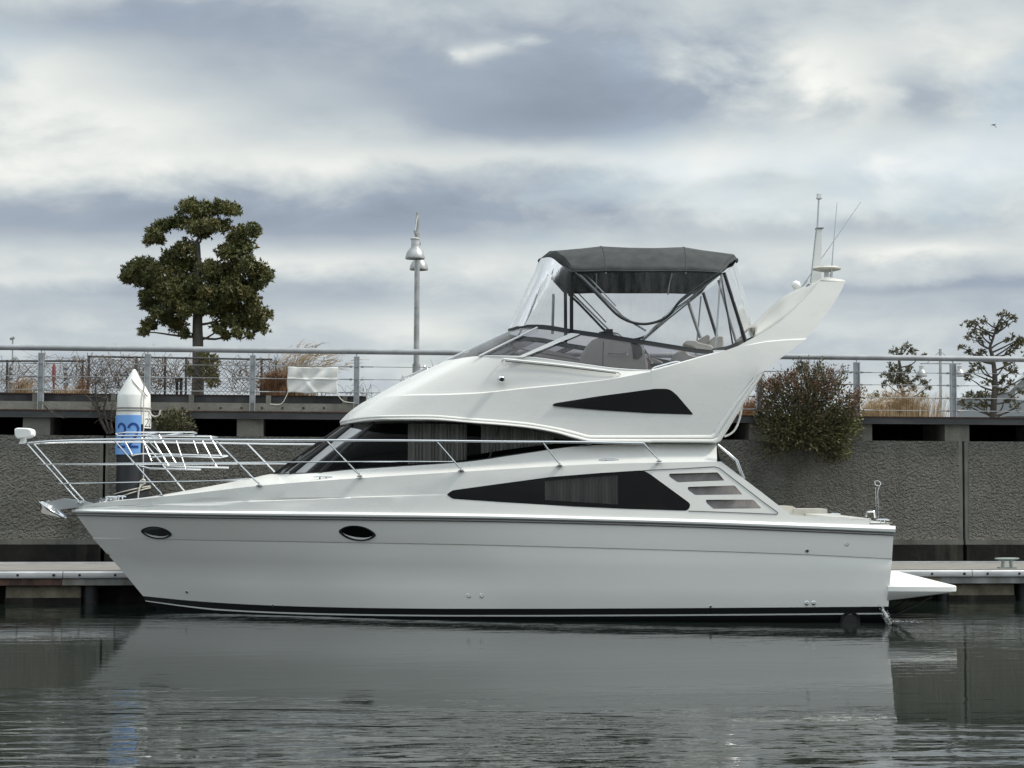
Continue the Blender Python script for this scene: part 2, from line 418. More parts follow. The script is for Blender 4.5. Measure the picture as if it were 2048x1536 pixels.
def wallb(nt, b):
    p = geo_pos(nt)
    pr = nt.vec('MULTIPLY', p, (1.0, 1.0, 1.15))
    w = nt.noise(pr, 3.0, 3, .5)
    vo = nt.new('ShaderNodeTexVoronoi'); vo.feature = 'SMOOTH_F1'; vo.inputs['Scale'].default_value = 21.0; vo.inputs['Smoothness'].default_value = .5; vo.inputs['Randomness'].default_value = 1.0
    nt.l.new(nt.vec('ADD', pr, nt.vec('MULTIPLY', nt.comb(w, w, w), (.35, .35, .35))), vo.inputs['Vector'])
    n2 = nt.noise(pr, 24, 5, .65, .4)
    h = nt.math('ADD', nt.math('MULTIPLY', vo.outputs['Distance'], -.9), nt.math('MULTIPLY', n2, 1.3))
    n = nt.noise(p, 1.1, 6, .6); col = nt.ramp(n, [(.3, (.245, .238, .21)), (.7, (.325, .315, .28))])
    st = nt.noise(nt.vec('MULTIPLY', p, (1.8, 1.8, .22)), .9, 6, .65); col = nt.mix(nt.ramp(st, [(.5, 0), (.7, .5)]), col, (.10, .096, .08))
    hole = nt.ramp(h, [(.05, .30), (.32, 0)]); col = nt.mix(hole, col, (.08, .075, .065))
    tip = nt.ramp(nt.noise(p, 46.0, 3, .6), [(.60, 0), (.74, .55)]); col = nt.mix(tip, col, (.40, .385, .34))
    sz = nt.new('ShaderNodeSeparateXYZ'); nt.l.new(p, sz.inputs[0])
    lw = nt.math('ADD', sz.outputs[2], nt.math('MULTIPLY', nt.math('SUBTRACT', n, .5), .35))
    col = nt.mix(nt.ramp(lw, [(.80, .75), (1.02, 0.0)]), col, (.34, .33, .28))
    nt.l.new(col, b.inputs['Base Color']); bump(nt, b, h, 1.0, .085)
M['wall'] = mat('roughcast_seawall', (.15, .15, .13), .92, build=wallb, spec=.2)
M['beam'] = mat('dark_steel_beam', (.045, .047, .05), .6, build=vary((.036, .038, .041), (.06, .061, .063), 2, 5, (1, 1, 4)))
M['rust'] = mat('rusty_edge', (.05, .022, .014), .85, build=vary((.02, .012, .01), (.075, .03, .018), 6, 5))
M['fascia'] = mat('dark_fascia_board', (.03, .03, .032), .7, build=vary((.02, .02, .022), (.055, .056, .058), 2.5, 6, (1, 1, .3)))
M['deckwood'] = mat('weathered_grey_decking', (.2, .19, .17), .85, build=vary((.13, .125, .115), (.26, .25, .23), 3, 7, (1, 12, 12), bmp=.3))
M['fender'] = mat('grey_aluminium_fender', (.5, .51, .52), .45, metal=.25, build=vary((.44, .45, .46), (.60, .61, .62), 3, 5, (1, 1, 5)))
M['skirt'] = mat('stained_grey_skirt', (.28, .29, .28), .7, build=vary((.16, .175, .165), (.33, .34, .33), 2.5, 7, (2, 2, .4), c3=(.16, .11, .05), s3=.9))
M['skirt_rust'] = mat('rusty_red_skirt', (.08, .04, .03), .8, build=vary((.035, .022, .02), (.14, .075, .055), 3, 6, (2, 2, .8)))
M['pileblack'] = mat('black_pile_coating', (.016, .018, .021), .45, build=vary((.012, .013, .016), (.03, .032, .036), 3, 5, (1, 1, .3)))
M['pilewhite'] = mat('white_pile_cap', (.74, .75, .73), .5, build=vary((.66, .67, .645), (.77, .78, .76), 5, 5, (1, 1, .4)))
M['blue'] = mat('light_blue_sign', (.17, .37, .76), .4)
M['navy'] = mat('blue_digits', (.006, .05, .24), .4)
M['rope'] = mat('white_mooring_rope', (.55, .53, .47), .9)
M['rope_g'] = mat('grey_rope', (.24, .23, .21), .9)
M['bark'] = mat('grey_bark', (.11, .10, .085), .9, build=vary((.06, .055, .045), (.16, .148, .125), 6, 6, (1, 1, .3), bmp=.6, bd=.02))
M['bark_d'] = mat('dark_bark', (.05, .043, .035), .9, build=vary((.035, .03, .025), (.085, .075, .062), 8, 6, bmp=.5))
M['twig'] = mat('dry_twigs', (.11, .085, .065), .9, build=vary((.075, .06, .05), (.18, .14, .11), 5, 4))
def leafmat(name, stops, scale=2.0, rough=.5, trans=.0):
    def f(nt, b):
        p = geo_pos(nt); n = nt.noise(p, scale, 3, .6); n2 = nt.noise(p, 23.0, 2, .5)
        x = nt.math('ADD', nt.math('MULTIPLY', n, .5), nt.math('MULTIPLY', n2, .5))
        nt.l.new(nt.ramp(x, [(.32 + .36 * i / (len(stops) - 1), c) for i, c in enumerate(stops)]), b.inputs['Base Color'])
    return mat(name, stops[0], rough, build=f, spec=.4)
M['leaf'] = leafmat('evergreen_leaves', [(.036, .050, .016), (.074, .088, .026), (.125, .118, .036), (.19, .13, .05)])
M['leaf2'] = leafmat('olive_leaves', [(.06, .065, .035), (.10, .095, .05), (.15, .11, .06)])
M['leaf_y'] = leafmat('yellow_green_leaves', [(.07, .085, .022), (.14, .14, .035), (.22, .20, .05)])
M['leaf_d'] = leafmat('deep_green_leaves', [(.042, .048, .02), (.085, .082, .036), (.19, .165, .085)])
M['leaf_r'] = leafmat('reddish_leaves', [(.07, .058, .028), (.13, .07, .036), (.24, .13, .07)])
M['straw'] = mat('dry_straw', (.30, .2, .1), .8, build=vary((.22, .13, .06), (.42, .31, .18), 4, 4))
M['plume'] = mat('pale_plume', (.5, .42, .3), .9, build=vary((.36, .28, .18), (.60, .52, .40), 6, 4))
M['rustgrass'] = mat('rust_brown_grass', (.2, .1, .05), .85, build=vary((.09, .05, .028), (.26, .13, .06), 3, 5))
M['banner'] = mat('white_tarpaulin', (.66, .67, .65), .6, build=vary((.60, .61, .59), (.70, .71, .69), 3, 5))
M['lampmetal'] = mat('grey_lamp_metal', (.34, .35, .35), .4, metal=.5, build=vary((.27, .28, .28), (.44, .45, .45), 5, 5, bmp=.05))
M['soil'] = mat('planter_soil', (.07, .045, .03), .95, build=vary((.04, .028, .02), (.12, .08, .05), 5, 6, bmp=.6))
M['pave'] = conc('promenade_paving', (.2, .195, .18), (.28, .27, .25))
M['birdfeather'] = mat('dark_feathers', (.02, .02, .022), .8)
M['farwhite'] = mat('far_white_panels', (.62, .64, .66), .6)
M['fargrey'] = mat('far_grey_wall', (.25, .27, .29), .7)
M['red'] = mat('faded_red_paint', (.22, .05, .055), .6)
M['green_rust'] = mat('oxidised_cleat_metal', (.22, .26, .24), .6, metal=.3)
# ================================================================== THE YACHT
BT = [(140, .0), (150, .03), (165, .2), (200, .45), (250, .72), (320, 1.0), (420, 1.28), (520, 1.48), (650, 1.65), (800, 1.77), (950, 1.84), (1150, 1.88), (1400, 1.9), (1800, 1.86)]
BTD = [(p[0], p[1]) for p in densify(BT, 6)]
def bs(px): return interp(BTD, px)
yacht = empty('motor_yacht', (0, YC, 0), 'long white flybridge motor yacht with dark swept windows moored along the pontoon', 'motor yacht')

# ---- hull
def hc(pts, n=64): return resample(pts, n)
def sheer_y(px): return interp(SH, px)
SH = [(150, 1026), (400, 1031), (700, 1035), (950, 1038), (1150, 1042.5), (1400, 1050), (1600, 1058), (1790, 1066)]
SH = [(p[0], p[1]) for p in densify(SH, 5)]
c0 = hc([(p[0], p[1], max(.02, bs(p[0]) - .02)) for p in [(q, sheer_y(q)) for q in (150, 165, 200, 250, 320, 420, 520, 650, 800, 950, 1150, 1400, 1600, 1787)]])
c1 = hc([(186, 1075.5, .02), (200, 1075.6, .14), (235, 1076, .36), (280, 1077, .56), (350, 1078.5, .82), (450, 1080.5, 1.1), (560, 1082, 1.33), (700, 1084.5, 1.53), (850, 1087, 1.67), (1000, 1090, 1.77), (1150, 1094, 1.83), (1400, 1101, 1.86), (1600, 1108, 1.85), (1784, 1117, 1.82)])
cm = hc([(237, 1133, .02), (252, 1133.5, .10), (285, 1135, .24), (330, 1137, .42), (400, 1140, .66), (500, 1143, .94), (620, 1146, 1.2), (760, 1149, 1.42), (900, 1151, 1.56), (1050, 1153, 1.71), (1200, 1155, 1.78), (1400, 1157, 1.825), (1600, 1159, 1.83), (1780, 1161, 1.81)])
c2 = hc([(286, 1192, .02), (298, 1193.3, .07), (325, 1196, .17), (370, 1200.5, .33), (430, 1205, .53), (520, 1210, .80), (640, 1214, 1.07), (780, 1216.5, 1.34), (920, 1217.5, 1.51), (1060, 1217.5, 1.63), (1200, 1217, 1.71), (1400, 1216, 1.77), (1600, 1214.5, 1.79), (1777, 1213, 1.785)])
def low(dy, db, dx0=0, k=1.0):
    return [(p[0] + dx0 * max(0, 1 - i / 10), p[1] + dy * min(1, .7 + i / 20), max(.015, p[2] - db * min(1, i / 8))) for i, p in enumerate(c2)]
mb = MB()
def cols(a, b): # a bulged strip between two curves
    return a
def lerp3(a, b, t, bulge=0): return [tuple(x + (y - x) * t for x, y in zip(p, q))[:2] + (p[2] + (q[2] - p[2]) * t + bulge * min(1, i / 10),) for i, (p, q) in enumerate(zip(a, b))]
strip(mb, [c0, lerp3(c0, c1, .5, .01), c1])
c1b = [(p[0], p[1] + 1.6, p[2] - .015 * min(1, i / 5)) for i, p in enumerate(c1)]
strip(mb, [c1, c1b])
strip(mb, [c1b, lerp3(c1b, cm, .33, .01), lerp3(c1b, cm, .66, .01), cm, lerp3(cm, c2, .33, .012), lerp3(cm, c2, .66, .012), c2])
# transom
ends = [B(*r[-1]) for r in (c0, c1, c1b, cm, c2)]
for a, b in zip(ends, ends[1:]): mb.add([a, mir(a), mir(b), b], [(0, 3, 2, 1)])
hull = mb.build('hull', M['hullpaint'], yacht, smooth=22)
# boot top, stripe, bottom
s1 = low(12.5, .04, 4); s2 = low(15.5, .05, 6); wl = low(30, .12, 22); kl = low(95, .9, 60)
mb = MB(); strip(mb, [c2, s1]); strip(mb, [s2, wl, kl])
for a, b in ((c2, s1), (s2, wl), (wl, kl)):
    p, q = B(*a[-1]), B(*b[-1]); mb.add([p, mir(p), mir(q), q], [(0, 3, 2, 1)])
mb.grid([[B(*p) for p in kl], [mir(B(*p)) for p in kl]])
mb.build('boot_top', M['black'], hull, smooth=25)
mb = MB(); strip(mb, [s1, s2]); p, q = B(*s1[-1]), B(*s2[-1]); mb.add([p, mir(p), mir(q), q], [(0, 3, 2, 1)])
mb.build('waterline_stripe', M['white'], hull, smooth=25)
# thin grey step below rub rail + rub rail
def rr(dy, db, n=90):
    out = []
    for i in range(n + 1):
        t = i / n; px = 143 + (1791 - 143) * (t ** 1.25); out.append((px, sheer_y(px) + dy(px), max(.0, bs(px) + db)))
    return out
d0 = lambda px: interp([(140, -8.5), (700, -11), (1200, -10), (1600, -12), (1800, -14)], px)
mb = MB(); strip(mb, [rr(d0, -.02), rr(lambda p: d0(p) + 1.5, .02), rr(lambda p: d0(p) * .55, .045), rr(lambda p: -2.5, .04), rr(lambda p: -.8, .015), rr(lambda p: 0, -.03)])
aa = [B(*r) for r in [x[-1] for x in (rr(d0, -.02), rr(lambda p: d0(p) + 1.5, .02), rr(lambda p: d0(p) * .55, .045), rr(lambda p: -2.5, .04), rr(lambda p: 0, -.03))]]
for a, b in zip(aa, aa[1:]): mb.add([a, mir(a), mir(b), b], [(0, 3, 2, 1)])
mb.build('rub_rail', M['white'], yacht, smooth=40)
mb = MB(); strip(mb, [rr(lambda p: -.8, .012), rr(lambda p: .6, .014), rr(lambda p: 1.0, -.03)]); strip(mb, [rr(lambda p: 3.6, -.012), rr(lambda p: 4.6, .004), rr(lambda p: 5.6, -.016)])
mb.build('rub_rail_trim', M['seam'], yacht)

# ---- topsides between rub rail and deck edge (near side panel with the holes for the windows)
EL = [(150, 1018), (165, 1011.5), (205, 1004.5), (280, 998), (400, 985), (513, 972), (700, 957.5), (924, 943.5), (1119, 931.8), (1200, 928), (1330, 925), (1442, 923)]
ELD = [(p[0], p[1]) for p in densify(EL, 5)]
def ey(px): return interp(ELD, px)
KN = [(165, 1016), (224, 1013), (342, 1007), (500, 1001), (700, 994), (880, 988.5)]
def ry(px): return sheer_y(px) + d0(px) + .5
TOPU = ELD + [(1462, 938), (1520, 982), (1560, 1013), (1583, 1030.5), (1640, 1033), (1697, 1035), (1702, 1038.5), (1726, 1039.5), (1730, 1037.5), (1738, 1038), (1739, 1048.5), (1778, 1048.5), (1785, 1054)]
BOT = [(px, ry(px)) for px in range(1788, 150, -24)] + [(151, ry(151))]
def bside(px, py):
    b0 = bs(px) - .02; y0 = ry(px)
    if px < 900:
        k = interp(KN, px); tap = min(1, (900 - px) / 150) * min(1, max(0, (px - 150)) / 60)
        if py < k + 1.2: b0 -= .035 * tap
    t = max(0, (y0 - py)) / 100.0
    return max(0.0, b0 - .13 * t * min(1, px / 500))
topo = TOPU + BOT
wl_top = [(896, 986), (903, 981), (1000, 967.5), (1100, 954), (1200, 946), (1284, 941)]
HW = rounded([(893, 989), (905, 980.5), (1000, 967.5), (1100, 954), (1200, 946), (1286, 940.5), (1300, 948), (1382, 1008), (1376, 1021.5), (1250, 1017.5), (1150, 1013), (1000, 1004), (905, 997.5)], [4, 5, 0, 0, 0, 8, 6, 7, 7, 0, 0, 0, 5], 4)
def louv(z): return rounded([(1150 + x / 3.7236, 820 + y / 3.7236) for x, y in z], 3.2, 4)
LV = [louv([(700, 474), (1062, 464), (1114, 524), (765, 538), (704, 496)]), louv([(840, 572), (1190, 562), (1248, 628), (895, 632), (842, 594)]), louv([(973, 668), (1330, 667), (1388, 732), (1030, 735), (980, 692)])]
kn_u = [(p[0], p[1]) for p in KN]; kn_l = [(p[0], p[1] + 2.4) for p in KN]
mb = cdt(topo, [HW] + LV, bside, lines=[kn_u, kn_l], step=16)
top = mb.build('topsides', M['gel'], yacht, smooth=12)
# hull window: recessed frame lip + glass + curtains
def rim(mbx, loop, bf, o0, o1, both=True):
    n = [B(x, y, bf(x, y) + o0) for x, y in loop]; f = [B(x, y, bf(x, y) + o1) for x, y in loop]
    n.append(n[0]); f.append(f[0]); mbx.grid([n, f])
    if both: mbx.grid([[mir(p) for p in n], [mir(p) for p in f]], flip=True)
sw = cdt(HW, [], bside, step=30, off=-.018).build('side_window', M['glass_dark'], yacht, smooth=30)
sw['label'] = 'long dark pointed window in the white topsides'
mb = MB(); rim(mb, HW, bside, .004, -.03); mb.build('window_frame', M['rubber'], sw)
for lv in LV:
    w = cdt(lv, [], bside, step=30, off=-.05); g = w.build('vent_window', M['glass_fly'], yacht)
    mb = MB(); rim(mb, lv, bside, .001, -.052); mb.build('window_frame', M['gel'], g)
    bw = cdt([(x, y) for x, y in lv], [], bside, step=40, off=-.075).build('blind', M['blind'], g)
def curtain(name, x0, x1, ytop, ybot, bf, off, parent, wave=.03, pitch=9.0):
    mbx = MB(); n = int((x1 - x0) * 1.2); rows = []
    tops = []; bots = []
    for i in range(n + 1):
        px = x0 + (x1 - x0) * i / n; w = math.sin(px / pitch * 2 * math.pi + math.sin(px * .21) * 1.6) * wave
        tops.append(B(px, ytop(px), bf(px, ytop(px)) + off + w * .6)); bots.append(B(px + math.sin(px * .3) * .6, ybot(px), bf(px, ybot(px)) + off + w * 1.2))
    mbx.grid([tops, bots]); mbx.grid([[mir(p) for p in tops], [mir(p) for p in bots]], flip=True)
    return mbx.build(name, M['curtain'], parent, smooth=60)
curtain('curtain', 1090, 1236, lambda x: interp([(1090, 962), (1236, 950)], x), lambda x: interp([(1090, 1000), (1236, 1009)], x), bside, -.10, sw)
# black sheets added behind the side windows stand in for the shade of the rooms
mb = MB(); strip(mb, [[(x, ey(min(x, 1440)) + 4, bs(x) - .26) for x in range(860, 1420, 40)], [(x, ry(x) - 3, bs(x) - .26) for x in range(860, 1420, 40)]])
mb.build('cabin_shade_sheet', M['interior_shade'], yacht)
mb = MB(); strip(mb, [[(x, 940 + (x - 1330) * .45, bs(x) - .35) for x in range(1330, 1580, 20)], [(x, 1028, bs(x) - .35) for x in range(1330, 1580, 20)]]); mb.build('cockpit_coaming', M['gel'], yacht, smooth=30)
mb = MB()
def seam(pts, bf, r=.006, off=.001):
    P = [B(x, y, bf(x, y) + off) for x, y in densify([(a, b) for a, b in pts], 4, True)]; mb.tube(P, r, 5); mb.tube([mir(p) for p in P], r, 5)
def z5(l): return [(1150 + x / 3.7236, 820 + y / 3.7236) for x, y in l]
seam(z5([(500, 452), (545, 448), (800, 436), (1000, 424), (1040, 422), (1075, 432), (1110, 458), (1200, 528), (1300, 605), (1400, 683), (1500, 755), (1510, 764), (1506, 776)]), bside)
seam(z5([(845, 752), (1000, 757), (1300, 768), (1506, 776)]), bside)
mb.build('panel_seam', M['seam'], yacht)

# ---- decks: from the topside edge up to the crown / house
PA = [(165, 185), (205, 205), (280, 280), (400, 400), (490, 500), (540, 547), (575, 556), (615, 575), (660, 620), (720, 705), (820, 820), (927, 927), (1081, 1081), (1180, 1180), (1300, 1300), (1434, 1434)]
DI = [(165, 1012, 0), (205, 1003.5, 0), (280, 996, 0), (400, 976, 0), (500, 957, 0), (547, 948, 0), (556, 948, .42), (575, 947.3, .8), (620, 946, 1.12), (705, 938.5, 1.3), (820, 931, 1.4), (927, 923.5, 1.45), (1081, 901.5, 1.5), (1180, 890.5, 1.52), (1300, 887.2, 1.52), (1433, 886.8, 1.52)]
EP = [(px, ey(px), bside(px, ey(px))) for px, _ in PA]
ed = densify(EP, 6); dd = densify(DI, 6)
mb = MB()
ed = [(p[0], ey(p[0]), bside(p[0], ey(p[0]))) for p in ed]
def blend(t, bump_=0): return [tuple(x + (y - x) * t for x, y in zip(p, q)) for p, q in zip(ed, dd)]
def bulge_rows(ts):
    rows = []
    for t in ts:
        r = []
        for p, q in zip(ed, dd):
            a = B(*p); c = B(*q); m = a.lerp(c, t)
            if q[2] < .3: m.z += (c.z - a.z) * (math.sin(t * math.pi / 2) - t)
            r.append(m)
        rows.append(r)
    return rows
G = bulge_rows([0, .2, .4, .6, .8, 1]); mb.grid(G); mb.grid([[mir(p) for p in r] for r in G], flip=True)
# after end of the house and its bulkhead
mb.build('deck', M['gel'], yacht, smooth=25)
# white corner pillar + aft bulkhead + cockpit floor
mb = MB()
pil = [(1431, 887), (1435, 897), (1439, 912), (1446, 924)]
P1 = [B(x, y, 1.52 + (y - 887) * .006) for x, y in pil]; mb.grid([P1, [mir(p) for p in P1]])
a = B(1446, 924, 1.74); b = B(1470, 1024, 1.6); mb.add([a, mir(a), mir(b), b], [(0, 1, 2, 3)])
mb.build('aft_bulkhead', M['gel'], yacht, smooth=20)
zf = B(1500, 1045, 1.7).z
mb = MB(); x0 = B(1440, 1000, 1.6).x; x1 = B(1785, 1052, 1.7).x
mb.add([(x0, YC - 1.8, zf), (x1, YC - 1.78, zf), (x1, YC + 1.78, zf), (x0, YC + 1.8, zf)], [(0, 1, 2, 3)]); mb.build('cockpit_floor', M['gel'], yacht)
# transom locker top and moulded aft corner
mb = MB(); xa = B(1700, 1036, 1.7).x; xb = B(1741, 1037, 1.7).x; zt = B(1740, 1037.4, 1.75).z
mb.box((xa - .1, YC - 1.74, zt - .35), (xb, YC + 1.74, zt + .0)); xc = B(1783, 1052, 1.8).x; zc = B(1780, 1049.5, 1.8).z
mb.box((xb + .002, YC - 1.77, zc - .2), (xc, YC + 1.77, zc))
mb.build('transom_moulding', M['gel'], yacht, smooth=30)
mb = MB(); X0 = B(1583, 1028, 1.7).x; X1 = B(1640, 1025, 1.6).x
mb.hexa([(X0 - .6, YC + 1.2, zt - .1), (X1 + .5, YC + 1.2, zt - .1), (X1 + .5, YC + 1.75, zt - .1), (X0 - .6, YC + 1.75, zt - .1), (X0 - .6, YC + 1.25, zt + .12), (X1 + .1, YC + 1.25, zt + .11), (X1 + .1, YC + 1.7, zt + .11), (X0 - .6, YC + 1.7, zt + .12)])
mb.box((X1 + .11, YC + 1.22, zt - .1), (X1 + .62, YC + 1.74, zt + .07))
mb.build('cockpit_seat', M['vinyl'], yacht, smooth=30)

# ---- saloon glass band
GT = [(686, 850.5, 0), (689, 850, .4), (700, 848.5, .75), (733, 845, 1.0), (790, 842.5, 1.16), (860, 842, 1.25), (950, 844, 1.31), (1050, 854, 1.39), (1130, 871.5, 1.46), (1182, 887, 1.515)]
GB = [(547, 948, 0), (556, 948, .42), (575, 947.3, .8), (620, 946, 1.12), (705, 938.5, 1.3), (820, 931, 1.4), (927, 923.5, 1.45), (1030, 909, 1.485), (1120, 898, 1.505), (1184, 890, 1.521)]
gt = densify(GT, 8); gb = densify(GB, 8)
def gmid(t): return [(a[0] + (b[0] - a[0]) * t, a[1] + (b[1] - a[1]) * t, a[2] + (b[2] - a[2]) * t + .05 * math.sin(math.pi * t)) for a, b in zip(gt, gb)]
mb = MB(); strip(mb, [gmid(t / 6) for t in range(7)])
sg = mb.build('saloon_window', M['glass_saloon'], yacht, smooth=60)
sg['label'] = 'long dark wraparound saloon window'
# window mullions (dark)
mb = MB()
for i0 in (26, 52):
    P = [B(*r[i0]) for r in [gmid(t / 6) for t in range(7)]]; P = [p + Vector((0, -.004, 0)) for p in P]; mb.tube(P, .012 if i0 > 30 else .03, 6); mb.tube([mir(p) for p in P], .012 if i0 > 30 else .03, 6)
P = [B(*r[0]) for r in [gmid(t / 6) for t in range(7)]]; mb.tube(P, .016, 6)
mb.build('window_mullion', M['black'], sg, smooth=60)
mb = MB()
for dy in (0,):
    P = [B(p[0], p[1], p[2] + .004) for p in gb]; mb.tube(P, .008, 5); mb.tube([mir(q) for q in P], .008, 5)
mb.build('window_gasket', M['rubber'], sg, smooth=60)
def bgl(px, py): return 1.25 + .27 * max(0, min(1, (px - 800) / 380)) + max(0, (py - 845)) * .0012
gty = lambda x: interp([(p[0], p[1]) for p in gt[24:]], x); gby = lambda x: interp([(p[0], p[1]) for p in gb[24:]], x)
curtain('curtain', 816, 934, lambda x: gty(x) + 5, lambda x: gby(x) - 3, bgl, -.10, sg, .04, 8)
curtain('curtain', 962, 1108, lambda x: gty(x) + 5, lambda x: min(gby(x) - 12, 912), bgl, -.10, sg, .03, 7)
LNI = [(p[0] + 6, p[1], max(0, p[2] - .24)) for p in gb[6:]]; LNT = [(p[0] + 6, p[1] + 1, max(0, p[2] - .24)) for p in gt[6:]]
mb = MB(); strip(mb, [LNT, LNI]); mb.build('saloon_shade_sheet', M['interior_shade'], yacht)  # black sheet added behind the glass as painted saloon shade
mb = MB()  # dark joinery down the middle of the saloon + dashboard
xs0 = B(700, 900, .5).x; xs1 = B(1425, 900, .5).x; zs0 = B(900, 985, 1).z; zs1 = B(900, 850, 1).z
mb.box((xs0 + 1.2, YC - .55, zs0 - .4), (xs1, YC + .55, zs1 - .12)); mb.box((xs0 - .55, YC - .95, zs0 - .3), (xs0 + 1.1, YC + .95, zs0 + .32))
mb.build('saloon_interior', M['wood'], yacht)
# wiper arms and the black pillar of the windscreen
mb = MB()
P = [B(*gmid(t / 6)[17]) + Vector((0, -.01, 0)) for t in range(7)]; mb.tube(P, .035, 6); mb.tube([mir(p) for p in P], .035, 6)
mb.build('windscreen_pillar', M['black'], sg, smooth=60)

# ---- flybridge moulding
LU = [(679, 843.5, 0), (683.5, 842.5, .42), (695, 839, .82), (730, 832.5, 1.15), (766, 830.5, 1.34), (850, 829.5, 1.47), (945, 836, 1.55), (1047, 844, 1.59), (1115, 855, 1.615), (1150, 863, 1.62), (1183, 870.5, 1.625), (1303, 870.5, 1.625)]
LL = [(681, 850.5, 0), (685.5, 850, .42), (697.5, 847.5, .82), (732, 842.5, 1.15), (768, 840, 1.34), (852, 840, 1.48), (946, 846.5, 1.57), (1047, 855, 1.61), (1110, 865.5, 1.635), (1150, 877, 1.64), (1187, 884.5, 1.645), (1303, 885.5, 1.645)]
KL = [(742, 796.5, 0), (746, 796, .42), (756, 795, .82), (779, 793, 1.12), (810, 791, 1.31), (880, 790, 1.43), (955, 787, 1.49), (1047, 777.5, 1.52), (1110, 771.5, 1.54), (1160, 766, 1.545), (1200, 761.5, 1.55), (1303, 743.5, 1.555)]
TT = [(893, 720.5, 0), (896, 720, .42), (906, 718.8, .8), (926, 716, 1.08), (958, 712.8, 1.24), (1000, 712.5, 1.32), (1040, 714, 1.37), (1095, 719.5, 1.40), (1150, 727, 1.42), (1200, 733, 1.435), (1240, 738.5, 1.445), (1300, 742, 1.46)]
k = 7; lu = densify(LU, k); ll = densify(LL, k); kl_ = densify(KL, k); tt = densify(TT, k)
def mixr(a, b, t, bul=0): return [(p[0] + (q[0] - p[0]) * t, p[1] + (q[1] - p[1]) * t, p[2] + (q[2] - p[2]) * t + bul) for p, q in zip(a, b)]
mb = MB()
# lip: two soft rounds
strip(mb, [lu, mixr(lu, ll, .18, .018), mixr(lu, ll, .36, .02), mixr(lu, ll, .48, .008), mixr(lu, ll, .66, .04), mixr(lu, ll, .85, .045), mixr(lu, ll, 1, .02), mixr(lu, ll, 1.03, -.03)])
g2 = [(p[0], p[1], p[2]) for p in gt]
und = [(686, 850.5, 0), (689, 850, .4), (700, 848.5, .75), (733, 845, 1.0), (790, 842.5, 1.16), (860, 842, 1.25), (950, 844, 1.31), (1050, 854, 1.39), (1120, 868.5, 1.45), (1160, 880, 1.49), (1188, 886.5, 1.5), (1303, 887, 1.5)]
und = densify(und, k); strip(mb, [mixr(ll, ll, 0, -.0), mixr(und, und, 0, -.03)])
# lower panel, front and side; the front rows follow the convex slope
def fpanel(a, b, ts, arc):
    rows = []
    for t in ts:
        r = []
        for i, (p, q) in enumerate(zip(a, b)):
            A = B(*p); Bq = B(*q); m = A.lerp(Bq, t); w = max(0, 1 - p[2] / 1.45)
            m.z += arc * w * 4 * t * (1 - t) * .25; m.x -= arc * w * 4 * t * (1 - t) * .2
            r.append(m)
        rows.append(r)
    return rows
G = fpanel(lu, kl_, [0, .25, .5, .75, 1], .10); mb.grid(G, flip=True); mb.grid([[mir(p) for p in r] for r in G])
ku = []
for i, p in enumerate(kl_):
    w = max(0, min(1, (p[2] - 1.22) / .15)) * max(0, min(1, (1300 - p[0]) / 60)); ku.append((p[0], p[1] - 2.2 * w, p[2] - .045 * w))
G = [[B(*p) for p in kl_], [B(*p) for p in ku]]; mb.grid(G, flip=True); mb.grid([[mir(p) for p in r] for r in G])
G = fpanel(ku, tt, [0, .3, .6, 1], .06); mb.grid(G, flip=True); mb.grid([[mir(p) for p in r] for r in G])
# top rim and inner wall
ti = [(p[0] + (8 if p[2] < 1 else 0), p[1], max(0, p[2] - .09)) for p in tt]
G = [[B(*p) for p in tt], [B(*p) + Vector((0, 0, .012)) for p in ti], [B(*p) + Vector((0, 0, -.55)) for p in ti]]
mb.grid(G, flip=True); mb.grid([[mir(p) for p in r] for r in G])
fly = mb.build('flybridge', M['gel'], yacht, smooth=24)
zfl = B(1303, 800, 1.4).z; xf0 = B(800, 800, 0).x; xf1 = B(1500, 800, 1.4).x
mb = MB(); mb.add([B(*p) + Vector((0, 0, -.0)) for p in []], [])
fl = [Vector((B(*p).x, B(*p).y, zfl)) for p in mixr(ku, ku, 0, -.08)] + [Vector((xf1, YC - 1.5, zfl))]
mb.add(fl + [mir(p) for p in fl], [tuple(range(len(fl))) + tuple(reversed(range(len(fl), 2 * len(fl))))])
mb.build('flybridge_floor', M['gel'], fly)
mb = MB(); ce = [Vector((B(*p).x, B(*p).y, B(*p).z)) for p in und]; ce.append(B(1430, 886.5, 1.5))
mb.add(ce + [mir(p) for p in ce], [tuple(range(len(ce))) + tuple(reversed(range(len(ce), 2 * len(ce))))])
mb.build('saloon_ceiling', M['gel'], fly)

# ---- arch sides (solid swept legs)
APo = [(1303, 743.5), (1364, 726.5), (1400, 716), (1435, 706.5), (1476, 692), (1510, 673.5), (1540, 656), (1562, 641), (1588, 618.5), (1614, 592), (1640, 562.5), (1691, 564), (1682, 582), (1666, 610), (1640, 645), (1614, 676), (1590, 695), (1562, 716), (1530, 741), (1505, 757), (1470, 802), (1436, 852), (1426, 867), (1421, 870.3), (1303, 870.5)]
def bap(px, py):
    return interp([(560, 1.22), (600, 1.30), (650, 1.40), (700, 1.49), (743, 1.553), (800, 1.59), (870, 1.625), (890, 1.64)], py)
CR = [(1484, 692.5), (1510, 686), (1536, 681.6), (1570, 678.5), (1614, 676.5)]
FWIN = rounded([(1105.5, 808.5), (1112, 806), (1200, 792), (1310, 777.5), (1338, 777.5), (1352, 788), (1387, 829), (1300, 826.5), (1200, 820), (1106, 812)], [2, 2, 0, 4, 10, 8, 4, 0, 0, 2], 4)
def bap2(px, py):
    c = interp(CR, px) if px > 1484 else 9999
    return bap(px, py) + (.0 if py < c + 1 or px < 1484 else .02 * min(1, (px - 1484) / 30))
